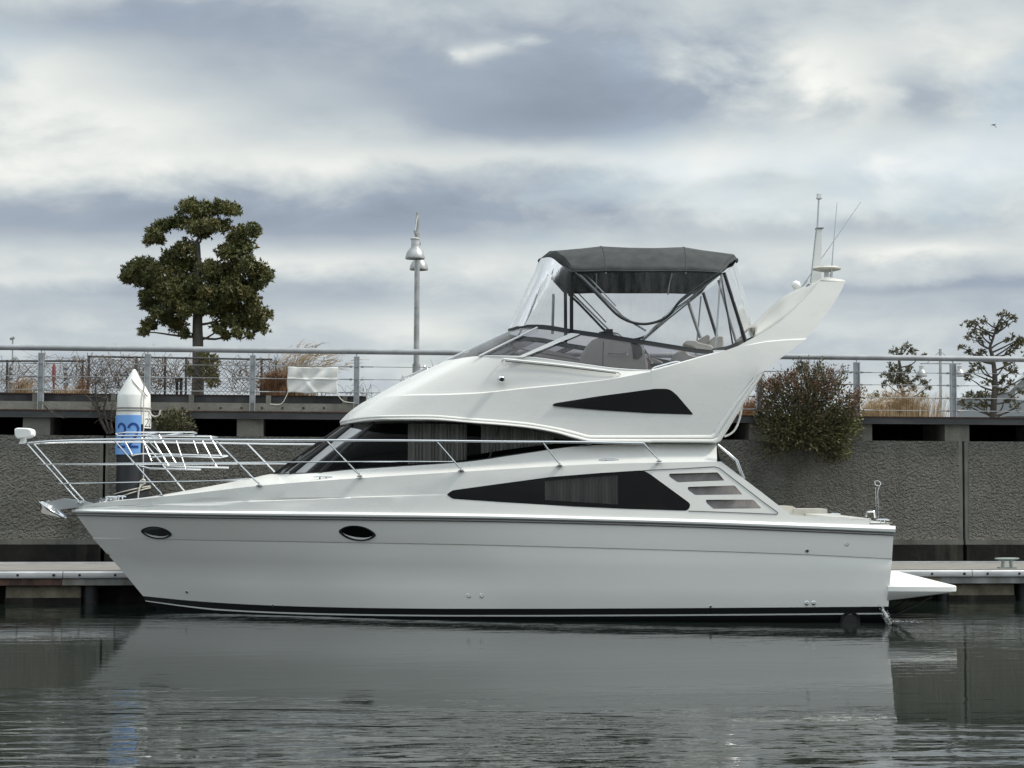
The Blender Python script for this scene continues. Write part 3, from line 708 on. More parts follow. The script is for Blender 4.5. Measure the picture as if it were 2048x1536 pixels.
ap = MB(); cdt(APo, [], bap2, lines=[CR, [(x, y + 2.2) for x, y in CR]], step=22, mb=ap)
inner = list(APo); inb = lambda x, y: bap(x, y) - .16
inn = []
for x, y in APo:
    sh = 0
    if 1440 < x < 1641 and y < 700 and (x, y) not in APo[11:]: sh = 1
    inn.append((x - 16 * sh, y - 5 * sh if x < 1630 else y))
cdt(APo, [], inb, step=30, mb=ap, both=False)
tmp = cdt(APo, [], inb, step=30, both=False)
ap.add([mir(p) for p in tmp.v], [tuple(reversed(f)) for f in tmp.f])
o = [B(x, y, bap2(x, y)) for x, y in APo]; i_ = [B(x2, y2, inb(x2, y2)) for x2, y2 in inn]
in2 = [B(x2, y2, inb(x2, y2)) for x2, y2 in APo]; in2.append(in2[0]); o.append(o[0]); i_ = in2; ap.grid([o, in2]); ap.grid([[mir(p) for p in o], [mir(p) for p in i_]], flip=True)
arch = ap.build('radar_arch', M['gel'], yacht, smooth=22)
# lower lip continuing aft and rising up the rear edge
LP = [(1303, 878, 1.63), (1360, 878, 1.63), (1424, 878.2, 1.63), (1440, 862, 1.62), (1470, 815, 1.59), (1500, 770, 1.56), (1520, 750, 1.55)]
mb = MB()
r0 = densify([(1303, 870.5, 1.625), (1421, 870, 1.625), (1427, 866, 1.622), (1436, 852, 1.615), (1470, 802, 1.59), (1505, 757, 1.56)], 6, True)
r3 = densify([(1303, 885.5, 1.645), (1431, 886.5, 1.645), (1441, 882, 1.64), (1452, 866, 1.625), (1486, 810, 1.60), (1531, 742, 1.56)], 6, True)
strip(mb, [r0, mixr(r0, r3, .18, .018), mixr(r0, r3, .36, .02), mixr(r0, r3, .48, .008), mixr(r0, r3, .66, .04), mixr(r0, r3, .85, .04), mixr(r0, r3, 1, .0), mixr(r0, r3, 1, -.16)])
rb = [B(*p) for p in mixr(r3, r3, 0, -.16)]; mb.grid([rb, [mir(p) for p in rb]])
mb.build('flybridge_lip', M['gel'], yacht, smooth=24)
# vaulted hood joining the two legs
VN = densify([(1508, 674.5), (1540, 656), (1562, 641), (1588, 618.5), (1614, 592), (1640, 562.5)], 6)
VC = densify([(1499, 659, 0), (1530, 628, 0), (1562, 598, 0), (1585, 584, 0), (1606, 575, 0), (1643, 561.2, 0)], 6)
def vault(i, t):   # i along the edge, t from the near leg (0) to the centre (1)
    n = B(VN[i][0], VN[i][1], bap(VN[i][0], VN[i][1]) - .004); c = B(*VC[i]); s_ = math.sin(t * math.pi / 2); y = n.y + (YC - n.y) * (1 - math.cos(t * math.pi / 2)) * .55 + (YC - n.y) * t * .45
    return Vector((n.x + (c.x - n.x) * s_, y, n.z + (c.z - n.z) * s_))
NV = len(VN); G = [[vault(i, t / 8) for i in range(NV)] for t in range(9)]
mb = MB(); mb.grid(G + [[mir(p) for p in r] for r in reversed(G[:-1])])
TR = [[B(1691 - 0 * t, 564 - 1.5 * math.sin(t / 8 * math.pi / 2), 0) for t in range(1)] for _ in range(1)]
edge_t = [G[t][-1] for t in range(9)]; rear = []
rn = B(1691, 564, 1.22); 
for t in range(9): rear.append(Vector((rn.x, edge_t[t].y, rn.z + (edge_t[t].z - edge_t[0].z) * .8)))
fe = edge_t + [mir(p) for p in reversed(edge_t[:-1])]; re_ = rear + [mir(p) for p in reversed(rear[:-1])]
mb.grid([fe, re_]); mb.grid([re_, [p + Vector((-.05, 0, -.07)) for p in re_]])
wg = mb.build('arch_hood', M['hood_shade'], arch, smooth=35)
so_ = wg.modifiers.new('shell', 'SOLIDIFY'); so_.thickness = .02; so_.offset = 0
mb = MB(); P = rounded([(.05, .48), (.05, .80), (.30, .86), (.36, .48)], .05, 4)
def vp(u, t):
    x = u * (NV - 1); i = int(x); a_ = vault(i, t); b_ = vault(min(i + 1, NV - 1), t); return a_.lerp(b_, x - i) + Vector((0, -.012, -.012))
loop_ = []
for (u0_, t0_), (u1_, t1_) in zip(P, P[1:] + P[:1]):
    for q in range(4): loop_.append(vp(u0_ + (u1_ - u0_) * q / 4, t0_ + (t1_ - t0_) * q / 4))
mb.tube(loop_ + [loop_[0]], .005, 5); mb.build('locker_door', M['seam'], arch)
mb = MB(); c = vp(.80, .55); mb.lathe(c, [(.0, -.05), (.045, -.05), (.045, .02), (0, .03)], 12, (-.6, -.4, .2)); mb.box(tuple(c + Vector((.02, -.02, -.02))), tuple(c + Vector((.12, .06, .04)))); mb.build('arch_lamp', M['fargrey'], arch, smooth=40)

fw_ = cdt(FWIN, [], bap, step=24, off=.006).build('flybridge_window', M['glass_black'], yacht, smooth=30)
mb = MB(); rim(mb, FWIN, bap, .007, -.01); mb.build('window_frame', M['rubber'], fw_)

# ---- flybridge windscreen
WS0 = [(893, 720, 0), (896, 719.5, .42), (906, 718, .8), (926, 715.5, 1.06), (958, 712.5, 1.22), (1033, 713.5, 1.35), (1150, 727, 1.40), (1240, 738.5, 1.43), (1303, 741.5, 1.45), (1364, 725.5, 1.46), (1432, 706.5, 1.46)]
WS1 = [(1016, 663, 0), (1018, 662, .35), (1026, 659.5, .7), (1050, 654.5, 1.0), (1075, 654, 1.12), (1148, 664, 1.25), (1215, 673.5, 1.3), (1290, 685.5, 1.34), (1350, 695, 1.37), (1395, 702, 1.4), (1433, 706, 1.43)]
w0 = densify(WS0, 6); w1 = densify(WS1, 6)
mb = MB(); strip(mb, [mixr(w0, w1, t / 4, .02 * math.sin(math.pi * t / 4)) for t in range(5)])
ws = mb.build('flybridge_windscreen', M['glass_fly'], yacht, smooth=50)
mb = MB()
def both_tube(mbx, P, r, n=7):
    P = [Vector(p) for p in P]; mbx.tube(P, r, n); mbx.tube([mir(p) for p in P], r, n)
both_tube(mb, [B(p[0], p[1], p[2] + .01) for p in w0[24:55]], .014)
both_tube(mb, [B(958, 712.5, 1.27), B(1075, 655, 1.18)], .014)
mb.tube([B(893, 720, 0), B(1016, 663, 0)], .014, 6)
mb.build('windscreen_frame', M['alu'], ws, smooth=50)
mb = MB()
for s in (1, -1):
    q = [B(1033, 714.5, 1.41), B(1046, 714.5, 1.41), B(1160, 668, 1.32), B(1142, 666, 1.32)]; q2 = [p + Vector((0, .03, 0)) for p in q]
    if s < 0: q = [mir(p) for p in q]; q2 = [mir(p) for p in q2]
    mb.prism(q, q2)
mb.build('windscreen_pillar', M['alu'], ws)
mb = MB(); both_tube(mb, [B(1050, 717.5, 1.36), B(1160, 670, 1.26)], .008, 5); both_tube(mb, [B(p[0], p[1] - 2.5, p[2]) for p in w0[24:48]], .006, 5); mb.build('windscreen_gasket', M['rubber'], ws)
for (x, y) in ((1062, 704), (1125, 679)):
    mb = MB(); mb.lathe(B(x, y, 1.33), [(.012, .0), (.012, .012), (0, .014)], 10, (0, -1, 0)); mb.build('bolt', M['steel'], ws)

# ---- black band and clear enclosure
b1 = [(p[0], p[1] + 4.5, p[2]) for p in w1]; b0 = [(p[0], p[1] - 5.0, p[2] - .02) for p in w1]
mb = MB(); strip(mb, [mixr(b0, b0, 0, -.01), mixr(b0, b0, 0, .012), mixr(b1, b1, 0, .03), mixr(b1, b1, 0, .0)])
aft0 = densify([(1425, 705, 1.43), (1452, 700.5, 1.42), (1478, 691, 1.4), (1496, 685, 1.2), (1507, 681, .6), (1510, 680, 0)], 6); aft1 = [(x, y - 8, b - .02) for x, y, b in aft0]
strip(mb, [aft1, aft0])
mb.build('enclosure_band', M['webbing'], yacht, smooth=40)
CE = [(1078, 521, 0), (1082, 517, .4), (1098, 514.5, .8), (1122, 530, 1.12), (1143, 544, 1.32), (1205, 541.5, 1.36), (1290, 541.5, 1.37), (1375, 542, 1.37), (1435, 544.5, 1.35), (1452, 544, 1.18), (1466, 532, .8), (1471, 524, .4), (1472, 522, 0)]
EB = [(1016, 659, 0), (1018, 658, .35), (1026, 655.5, .7), (1055, 651, 1.03), (1148, 660, 1.25), (1205, 668, 1.3), (1290, 681, 1.34), (1375, 695, 1.38), (1440, 702, 1.42), (1488, 687, 1.3), (1504, 682, .8), (1508, 680, .4), (1509, 680, 0)]
ce_ = densify(CE, 5); eb_ = densify(EB, 5)
mb = MB()
rows = []
for t in range(7):
    u = t / 6; r = []
    for i, (p, q) in enumerate(zip(ce_, eb_)):
        a = B(*p); c = B(*q); m = a.lerp(c, u); m.y -= math.sin(math.pi * u) * .02 * math.sin(i * 1.3); m.x += math.sin(math.pi * u) * .015 * math.sin(i * .9); r.append(m)
    rows.append(r)
mb.grid(rows); mb.grid([[mir(p) for p in r] for r in rows], flip=True)
encl = mb.build('clear_enclosure', M['clear'], yacht, smooth=60)
mb = MB()
def zipl(top, bot, r=.012, bow=0.0, both=True, mat_='webbing'):
    a = B(*top); c = B(*bot); P = [a.lerp(c, i / 8) + Vector((math.sin(math.pi * i / 8) * bow, 0, 0)) for i in range(9)]
    mb.tube(P, r, 6)
    if both: mb.tube([mir(p) for p in P], r, 6)
zipl((1143, 544, 1.33), (1143, 662, 1.26), .026)
zipl((1092, 516, .6), (1036, 655, .85), .012, .05)
zipl((1448, 545, 1.28), (1493, 688, 1.3), .024)
zipl((1441, 545, 1.0), (1466, 692, .2), .012, 0, False)
zipl((1470, 530, .2), (1503, 680, .3), .010, 0, False)
mb.build('enclosure_zip', M['webbing'], encl, smooth=50)
P = smooth_path([B(x, y, 1.36) for x, y in ((1150, 546), (1172, 566), (1205, 600), (1235, 630), (1262, 644), (1290, 648), (1318, 642), (1340, 628), (1362, 600), (1400, 572), (1438, 546))], 6)
mb = MB(); mb.tube(P, .019, 6); mb.tube([mir(p) for p in P], .019, 6); mb.build('rolled_flap', M['canvas'], encl, smooth=50)

# ---- bimini canopy
BW = [  # bow stations: (centre px,py), (edge px,py,b)
    ((1078, 521), (1144, 544, 1.33), 'f'), ((1096, 508), (1152, 543, 1.35), 0), ((1125, 506), (1172, 543, 1.36), 0), ((1160, 503), (1192, 542, 1.365), 0), ((1198, 499), (1212, 541.5, 1.37), 0),
    ((1250, 501.5), (1262, 542, 1.37), 0), ((1305, 502.5), (1315, 542, 1.37), 0), ((1362, 500.5), (1372, 542, 1.37), 0), ((1400, 507), (1402, 543, 1.365), 0), ((1440, 512), (1425, 544, 1.36), 0), ((1466, 515), (1436, 545, 1.35), 0), ((1472, 524), (1440, 547, 1.34), 0)]
rows = []
for (cx, cy), (ex, ey_, eb), fl_ in BW:
    c = B(cx, cy, 0); e = B(ex, ey_, eb); r = []
    hi = 2.0 if fl_ else 2.9
    for j in range(-12, 13):
        t = j / 12; a = abs(t); y = YC - eb * (math.sin(t * math.pi / 2) * .35 + t * .65) / 1.0
        a2 = abs(YC - y) / eb
        z = c.z - (c.z - e.z) * (a2 ** hi) + .0; x = c.x + (e.x - c.x) * (a2 ** 1.8)
        r.append(Vector((x, y, z - .008 * math.sin(j * 2.1) * (0 if fl_ else 1))))
    rows.append(r)
mb = MB(); mb.grid(rows)
can = mb.build('canopy', M['canvas'], yacht, smooth=32)
sol = can.modifiers.new('cloth_thickness', 'SOLIDIFY'); sol.thickness = .012; sol.offset = 0
mb = MB(); edge = [r[-1] for r in rows]; edge2 = [r[0] for r in rows]
mb.grid([edge, [p + Vector((0, .01, -.03)) for p in edge]]); mb.grid([edge2, [p + Vector((0, -.01, -.018)) for p in edge2]])
mb.tube([p + Vector((0, 0, -.005)) for p in rows[0]], .022, 6); mb.tube(rows[-1], .022, 6); mb.tube(edge, .014, 6); mb.tube(edge2, .014, 6)
mb.build('canopy_hem', M['canvas'], can, smooth=50)
mb = MB(); mb.tube([p + Vector((0, 0, .006)) for p in rows[4]], .007, 5); mb.tube([p + Vector((0, 0, .006)) for p in rows[7]], .007, 5); mb.build('canopy_seam', M['webbing'], can)
# frame tubes
def frame_tube(pts, r=.013, both=True, m='steel_dull', nm='canopy_frame'):
    mbx = MB(); P = [B(*p) for p in pts]; mbx.tube(P, r, 7)
    if both: mbx.tube([mir(p) for p in P], r, 7)
    return mbx
mb = MB()
for pts, r in ((((1157, 546, 1.3), (1245, 633, 1.3), (1292, 662, 1.3)), .014), (((1437, 546, 1.3), (1360, 604, 1.3), (1300, 664, 1.3)), .015), (((1443, 546, 1.28), (1368, 606, 1.28), (1288, 675, 1.3)), .012), (((1171, 548, 1.25), (1200, 578, 1.25), (1232, 612, 1.25)), .010), (((1441, 556, 1.2), (1431, 700, 1.3)), .013)):
    P = [B(*p) for p in pts]; both_tube(mb, P, r)
mb.tube([rows[4][j] + Vector((0, 0, -.03)) for j in range(25)], .013, 6); mb.tube([rows[7][j] + Vector((0, 0, -.03)) for j in range(25)], .013, 6)
mb.build('canopy_frame', M['steel_dull'], can, smooth=50)
mb = MB()
mb.tube([B(1107, 588, -1.25), B(1105, 668, -1.25)], .022, 7); mb.tube([B(1375, 600, -1.2), B(1401, 676, -1.2)], .026, 7); mb.tube([B(1437, 560, -.6), B(1474, 690, -.6)], .02, 7)
mb.build('far_frame_leg', M['galv_d'], can, smooth=50)

# ---- helm console, wheel, seats
def solid_px(poly, b0, b1): # prism of one outline between two distances from the centre line
    mbx = MB(); near = [B(x, y, b0) for x, y in poly]; far = [Vector((p.x, YC - b1, p.z)) for p in near]; mbx.prism(near, far); return mbx
pc = rounded([(1160, 735), (1163, 712), (1171, 693), (1186, 678), (1205, 674), (1214, 678), (1230, 672), (1262, 676), (1278, 684), (1288, 700), (1296, 726), (1296, 745), (1160, 750)], [2, 8, 8, 8, 5, 3, 5, 6, 6, 5, 4, 0, 0], 4)
cs = solid_px(pc, .75, -.35).build('helm_console', M['console'], yacht, smooth=35)
bv = cs.modifiers.new('soft_edges', 'BEVEL'); bv.width = .035; bv.segments = 3; bv.limit_method = 'ANGLE'; bv.angle_limit = R(50)
mb = MB(); P = [B(x, y, .756) for x, y in rounded([(1207, 680), (1211, 676), (1204, 700), (1205, 740)], 1)]; mb.tube([B(1207, 683, .757), B(1205, 740, .757)], .005, 5); mb.build('door_line', M['seam'], cs)
mb = MB(); mb.tube([B(1215, 708, .79), B(1252, 708, .79)], .009, 6); mb.lathe(B(1255, 708.5, .80), [(.018, -.02), (.022, 0), (.012, .03), (0, .032)], 10, (1, 0, 0)); mb.build('handle', M['steel'], cs, smooth=50)
pd = solid_px(rounded([(1262, 684), (1272, 683), (1283, 694), (1285, 710), (1278, 718), (1266, 718), (1265, 700)], 4), .77, -.3).build('instrument_pod', M['rubber'], cs, smooth=40)
tqm = MB(); c = B(1289, 703, .45); ax = (B(1296, 690, .45) - B(1282, 715, .45)).normalized(); nrm = Vector((.8, 0, .6))
a_ = Vector((ax.x, 0, ax.z)).normalized(); bb_ = Vector((0, 1, 0))
a_ = (B(1280, 690, .45) - B(1297, 716, .45)); a_ = Vector((a_.x, 0, a_.z)).normalized()
tqm.tube([c + (a_ * math.cos(t * math.pi / 12) + bb_ * math.sin(t * math.pi / 12)) * .2 for t in range(25)], .013, 6)
for t in (0, 8, 16): tqm.tube([c, c + (a_ * math.cos(t * math.pi / 12) + bb_ * math.sin(t * math.pi / 12)) * .2], .008, 5)
tqm.tube([c, c - Vector((a_.z, 0, -a_.x)) * .15], .02, 6)
tqm.build('steering_wheel', M['steel'], cs, smooth=50)
mb = MB(); c = B(1207, 668, .45); mb.lathe(c + Vector((0, 0, -.06)), [(.07, 0), (.085, .02), (.085, .06), (.06, .09), (0, .10)], 14); mb.box(tuple(c + Vector((.03, -.07, -.03))), tuple(c + Vector((.13, .07, .065)))); mb.build('compass', M['rubber'], cs, smooth=40)
mb = MB(); mb.tube([B(1220, 664, .3), B(1235, 667, .3), B(1250, 678, .3)], .008, 5); mb.build('grab_rail', M['steel_dull'], cs)
mb = solid_px(rounded([(1196, 676), (1206, 668), (1232, 672), (1252, 680), (1252, 690), (1196, 690)], 5), .4, -.4); mb.build('instrument_hood', M['galv'], cs, smooth=40)
def seat(name, poly, b0, b1, m='vinyl', rad=4, bev=.04, par=None, lab=None):
    o = solid_px(rounded(poly, rad, 3), b0, b1).build(name, M[m], par or yacht, smooth=40); bv = o.modifiers.new('soft_edges', 'BEVEL'); bv.width = bev; bv.segments = 3; bv.limit_method = 'ANGLE'; bv.angle_limit = R(50)
    if lab: o['label'] = lab
    return o
seat('helm_seat', [(1395, 690), (1402, 676), (1416, 668), (1421, 672), (1416, 700), (1396, 700)], .35, -.15)
seat('helm_seat', [(1416, 700), (1418, 684), (1430, 672), (1447, 671), (1448, 690), (1443, 702)], .55, .15)
seat('seat_back', [(1368, 688), (1374, 680), (1392, 681), (1400, 686), (1422, 690), (1428, 696), (1426, 703), (1396, 702), (1386, 692)], .95, .6)
seat('side_seat', [(1345, 748), (1348, 715), (1356, 702), (1372, 700), (1376, 708), (1392, 712), (1430, 710), (1430, 748)], 1.1, .5, bev=.03)
seat('side_seat', [(1300, 748), (1298, 716), (1306, 715), (1326, 724), (1328, 748)], .2, -.6, 'console', 3, .03)
seat('lounge_seat', [(1025, 735), (1040, 702), (1100, 700), (1160, 716), (1166, 740)], -.2, -1.2, 'console', 3, .03)
mb = MB()
for i in range(7): mb.box((B(1300 + i * 4, 722, .2).x, YC - .25, B(1300, 733, .2).z), (B(1302.4 + i * 4, 722, .2).x, YC - .2, B(1300, 727, .2).z))
mb.build('seat_lattice', M['rubber'], yacht)
mb = MB(); both_tube(mb, [B(1010, 690, 1.0), B(1060, 702, 1.1), B(1160, 720, 1.1)], .01, 5); mb.build('inner_rail', M['galv_d'], yacht)

# ---- bow rail
RT = [(52, 887.5, 0), (52.5, 887, .13), (70, 884.8, .28), (100, 882.5, .48), (154, 880.5, .75), (227, 879, .98), (342, 878.8, 1.28), (430, 879.5, 1.42), (500, 880, 1.52), (640, 880.5, 1.66), (800, 881, 1.73), (1000, 883, 1.78), (1183, 884.5, 1.8), (1287, 886.5, 1.8), (1400, 887.5, 1.8), (1441, 889, 1.78), (1475, 921, 1.76), (1488, 955, 1.76)]
RTd = densify(RT, 6); brail = lambda px: interp([(p[0], p[2]) for p in RTd], px)
mb = MB()
P = [B(*p) for p in RTd[:6 * 13 + 1]]; full = [mir(p) for p in reversed(P[1:])] + P; mb.tube(full, .0155, 8)
for pts in ([(74, 929, 0), (80, 928.8, .1), (100, 928.6, .3), (154, 928.2, .62), (239, 927, .92), (342, 926, 1.2), (500, 925, 1.46), (700, 923.6, 1.66), (800, 923.2, 1.70), (906, 923.4, 1.75)], [(111, 967.6, 0), (118, 967.4, .12), (150, 967, .33), (239, 965.2, .78), (342, 963.6, 1.1), (420, 962, 1.3), (499, 957.5, 1.42)]):
    P = [B(*p) for p in densify(pts, 5)]; mb.tube([mir(p) for p in reversed(P[1:])] + P, .009, 6)
rail = mb.build('bow_rail', M['steel'], yacht, smooth=60)
for (tx, ty, bx, by) in ((55, 889, 157, 1005), (227, 879, 323, 990.5), (430, 879.5, 519, 971), (652, 880.5, 719.5, 952.5), (873, 882, 922.5, 941), (1085, 884, 1119.5, 930.5), (1287, 886.5, 1318, 922.5)):
    tb = brail(tx); bb = bs(bx) - .12 if bx > 200 else .16
    for s in (1, -1):
        a = B(tx, ty, tb); c = B(bx, by, bb); e = B(bx, by - 2, bb); kx = a.lerp(e, .93)
        P = [a, a.lerp(kx, .5), kx, e.lerp(kx, .4) + Vector((.008, 0, 0)), c]
        if s < 0: P = [mir(p) for p in P]
        mb = MB(); mb.tube(P, .012, 7); mb.lathe(P[-1], [(.045, -.01), (.045, .004), (.02, .012), (.0, .012)], 12); mb.tube([P[0] + (P[1] - P[0]) * -.01, P[0] + (P[1] - P[0]) * .03], .019, 7)
        mb.build('stanchion', M['steel'], rail, smooth=50)
# aft grab rails
mb = MB()
for off in (0, -3.5):
    both_tube(mb, [B(1436 + off * .3, 889 - off * .3, 1.70), B(1456 + off, 905, 1.72), B(1475 + off, 921.5, 1.74), B(1482 + off, 940, 1.75), B(1489 + off * .4, 957, 1.75)], .011, 6)
mb.build('boarding_rail', M['steel'], yacht, smooth=50)
mb = MB(); both_tube(mb, smooth_path([B(1484, 812, 1.2), B(1480, 835, 1.2), B(1472, 856, 1.2), B(1462, 867, 1.2), B(1449, 873, 1.2)], 4), .014, 7); mb.build('ladder_rail', M['white'], yacht, smooth=50)
# handrails on the flybridge
mb = MB(); both_tube(mb, smooth_path([B(1004, 723, 1.38), B(1007, 719.5, 1.42), B(1020, 719.5, 1.44), B(1120, 730, 1.48), B(1225, 743, 1.52), B(1236, 744.5, 1.53), B(1241, 748, 1.5)], 4), .014, 6); hr = mb.build('flybridge_handrail', M['white'], yacht, smooth=50)
mb = MB(); both_tube(mb, [B(1010, 722, 1.40), B(1120, 733, 1.45), B(1232, 746.5, 1.5)], .008, 5); mb.build('rail_shadow', M['seam'], hr)  # dark tube drawn as the shadow under the handrail
mb = MB(); both_tube(mb, smooth_path([B(1302, 742, 1.46), B(1308, 735.5, 1.46), B(1318, 732, 1.46), B(1348, 724, 1.46), B(1358, 724, 1.46), B(1366, 727.5, 1.46)], 4), .012, 6); mb.build('coaming_handrail', M['steel'], yacht, smooth=50)
mb = MB(); both_tube(mb, densify([tuple(B(x, y, b)) for x, y, b in ((1303, 741.5, 1.47), (1364, 725.5, 1.47), (1435, 705.5, 1.46))], 4, True), .016, 6); mb.build('coaming_trim', M['white'], yacht, smooth=50)
mb = MB(); c = B(1440, 704.5, 1.44); 
for s in (1, -1):
    q = B(1438, 705, 1.44) if s > 0 else mir(B(1438, 705, 1.44)); mb.box((q.x - .08, q.y - .03, q.z - .025), (q.x + .08, q.y + .03, q.z + .03))
mb.build('hinge_block', M['white'], yacht)
# front roof trim rails
mb = MB(); both_tube(mb, [B(800, 778, .62), B(815, 764, .66), B(860, 741, .7), B(905, 722, .74), B(935, 717.5, .8)], .010, 6); both_tube(mb, [B(874, 745, .95), B(878, 751, 1.0)], .012, 6); mb.build('roof_track', M['alu'], yacht, smooth=50)
# horn
mb = MB(); a = B(803, 757, -.35); c = B(855, 737, -.35); mb.tube([a, a.lerp(c, .6), a.lerp(c, .9), c], [.012, .016, .026, .05], 10); mb.tube([B(806, 751, -.35), B(802, 763, -.35)], .012, 6); mb.tube([B(820, 750, -.35), B(826, 762, -.35)], .01, 6); mb.tube([B(848, 732, -.35), B(860, 745, -.35)], .022, 6)
mb.build('horn', M['steel_dull'], yacht, smooth=50)
# chrome side light
mb = MB(); c = B(1002, 758, 1.53); mb.lathe(c, [(.05, -.02), (.05, .015), (.035, .05), (0, .06)], 16, (0.2, -1, 0)); mb.build('side_lamp', M['steel'], yacht, smooth=60)
mb = MB(); mb.lathe(c + Vector((.01, -.04, -.005)), [(.028, 0), (.028, .03), (0, .035)], 12, (0.2, -1, -.2)); mb.build('lamp_lens', M['rubber'], yacht, smooth=60)

# ---- cleats
def cleat(px, py, b, wpx, name='mooring_cleat', m='steel', par=None, both=True):
    c = B(px, py, b)
    for s in ((1, -1) if both else (1,)):
        q = c if s > 0 else mir(c); w = wpx / 300.0; mb = MB()
        mb.tube([q + Vector((-w, 0, .045)), q + Vector((-w * .5, 0, .052)), q + Vector((w * .5, 0, .052)), q + Vector((w, 0, .045))], [.007, .012, .012, .007], 7)
        for k_ in (-.28, .28): mb.tube([q + Vector((w * k_ * 1.5, 0, -.01)), q + Vector((w * k_, 0, .05))], .011, 7)
        mb.box(tuple(q + Vector((-w * .6, -.03, -.012))), tuple(q + Vector((w * .6, .03, -.002)))); mb.build(name, M[m], par or yacht, smooth=50)
cleat(646, 960.5, bs(646) - .22, 40); cleat(1218, 926.5, bs(1218) - .2, 40); cleat(1766, 1047, 1.7, 26); cleat(222, 1001, .3, 24)
# ---- anchor, roller, windlass
mb = MB(); body = rounded([(94, 1008), (98, 1003), (124, 997), (146, 1000), (170, 1003), (186, 1007), (160, 1014), (120, 1019), (104, 1021), (108, 1012)], 3, 3)
near = [B(x, y, .09) for x, y in body]; mb.prism(near, [mir(p) for p in near]); ar = mb.build('anchor_roller', M['steel_dull'], yacht, smooth=30)
mb = MB(); near = [B(x, y, .035) for x, y in ((92, 1002), (96, 1000), (112, 1022), (118, 1028), (108, 1028), (98, 1015))]; mb.prism(near, [mir(p) for p in near]); mb.build('anchor_shank', M['steel_dull'], ar)
fl_ = densify([(78.5, 1006), (80, 1014), (83, 1025), (100, 1031), (116, 1035), (130, 1039)], 3); fu = densify([(80, 1003.5), (90, 1008), (101, 1014), (110, 1022), (120, 1029), (131, 1038)], 3)
mb = MB(); rows_ = []
for s in range(-4, 5): rows_.append([B(p[0] + (q[0] - p[0]) * abs(s) / 4, p[1] + (q[1] - p[1]) * abs(s) / 4, 0) + Vector((0, -.22 * s / 4 * math.sin(math.pi * (.12 + .8 * i / len(fl_))), 0)) for i, (p, q) in enumerate(zip(fl_, fu))])
mb.grid(rows_); an = mb.build('anchor', M['steel'], ar, smooth=50); s_ = an.modifiers.new('plate', 'SOLIDIFY'); s_.thickness = .018
mb = MB(); c = B(210, 1003, 0); mb.lathe(c + Vector((0, 0, -.02)), [(.09, 0), (.09, .02), (.05, .03), (.05, .05), (.075, .055), (.075, .07), (0, .075)], 16); mb.box(tuple(c + Vector((-.25, -.06, -.03))), tuple(c + Vector((-.08, .06, .035)))); mb.build('windlass', M['steel'], yacht, smooth=40)
mb = MB(); mb.tube([B(170, 1008, 0), B(185, 1004.5, 0), B(205, 1002.5, 0), B(225, 999, 0), B(233, 997.5, .05)], .018, 6); mb.build('anchor_chain', M['steel_dull'], yacht)
# bow light with white housing on top of the pulpit
mb = MB(); c = B(46.5, 886, 0); mb.lathe(c, [(.06, -.01), (.06, .01), (.045, .015), (.045, .08), (.0, .08)], 18); bl = mb.build('bow_lamp', M['white'], yacht, smooth=40)
mb = MB(); near = [B(x, y, .11) for x, y in rounded([(28, 858), (34, 855.5), (54, 856), (62, 859), (63.5, 864), (63.5, 871), (58, 875), (34, 878), (29, 871)], 2.5, 3)]; mb.prism(near, [mir(p) for p in near]); hd = mb.build('lamp_housing', M['white'], bl, smooth=40); bv = hd.modifiers.new('soft_edges', 'BEVEL'); bv.width = .03; bv.segments = 3; bv.limit_method = 'ANGLE'; bv.angle_limit = R(50)
mb = MB(); c = B(46, 887.5, 0); mb.box((c.x - .12, c.y - .1, c.z - .012), (c.x + .12, c.y + .1, c.z + .0)); mb.build('lamp_bracket', M['steel'], bl)

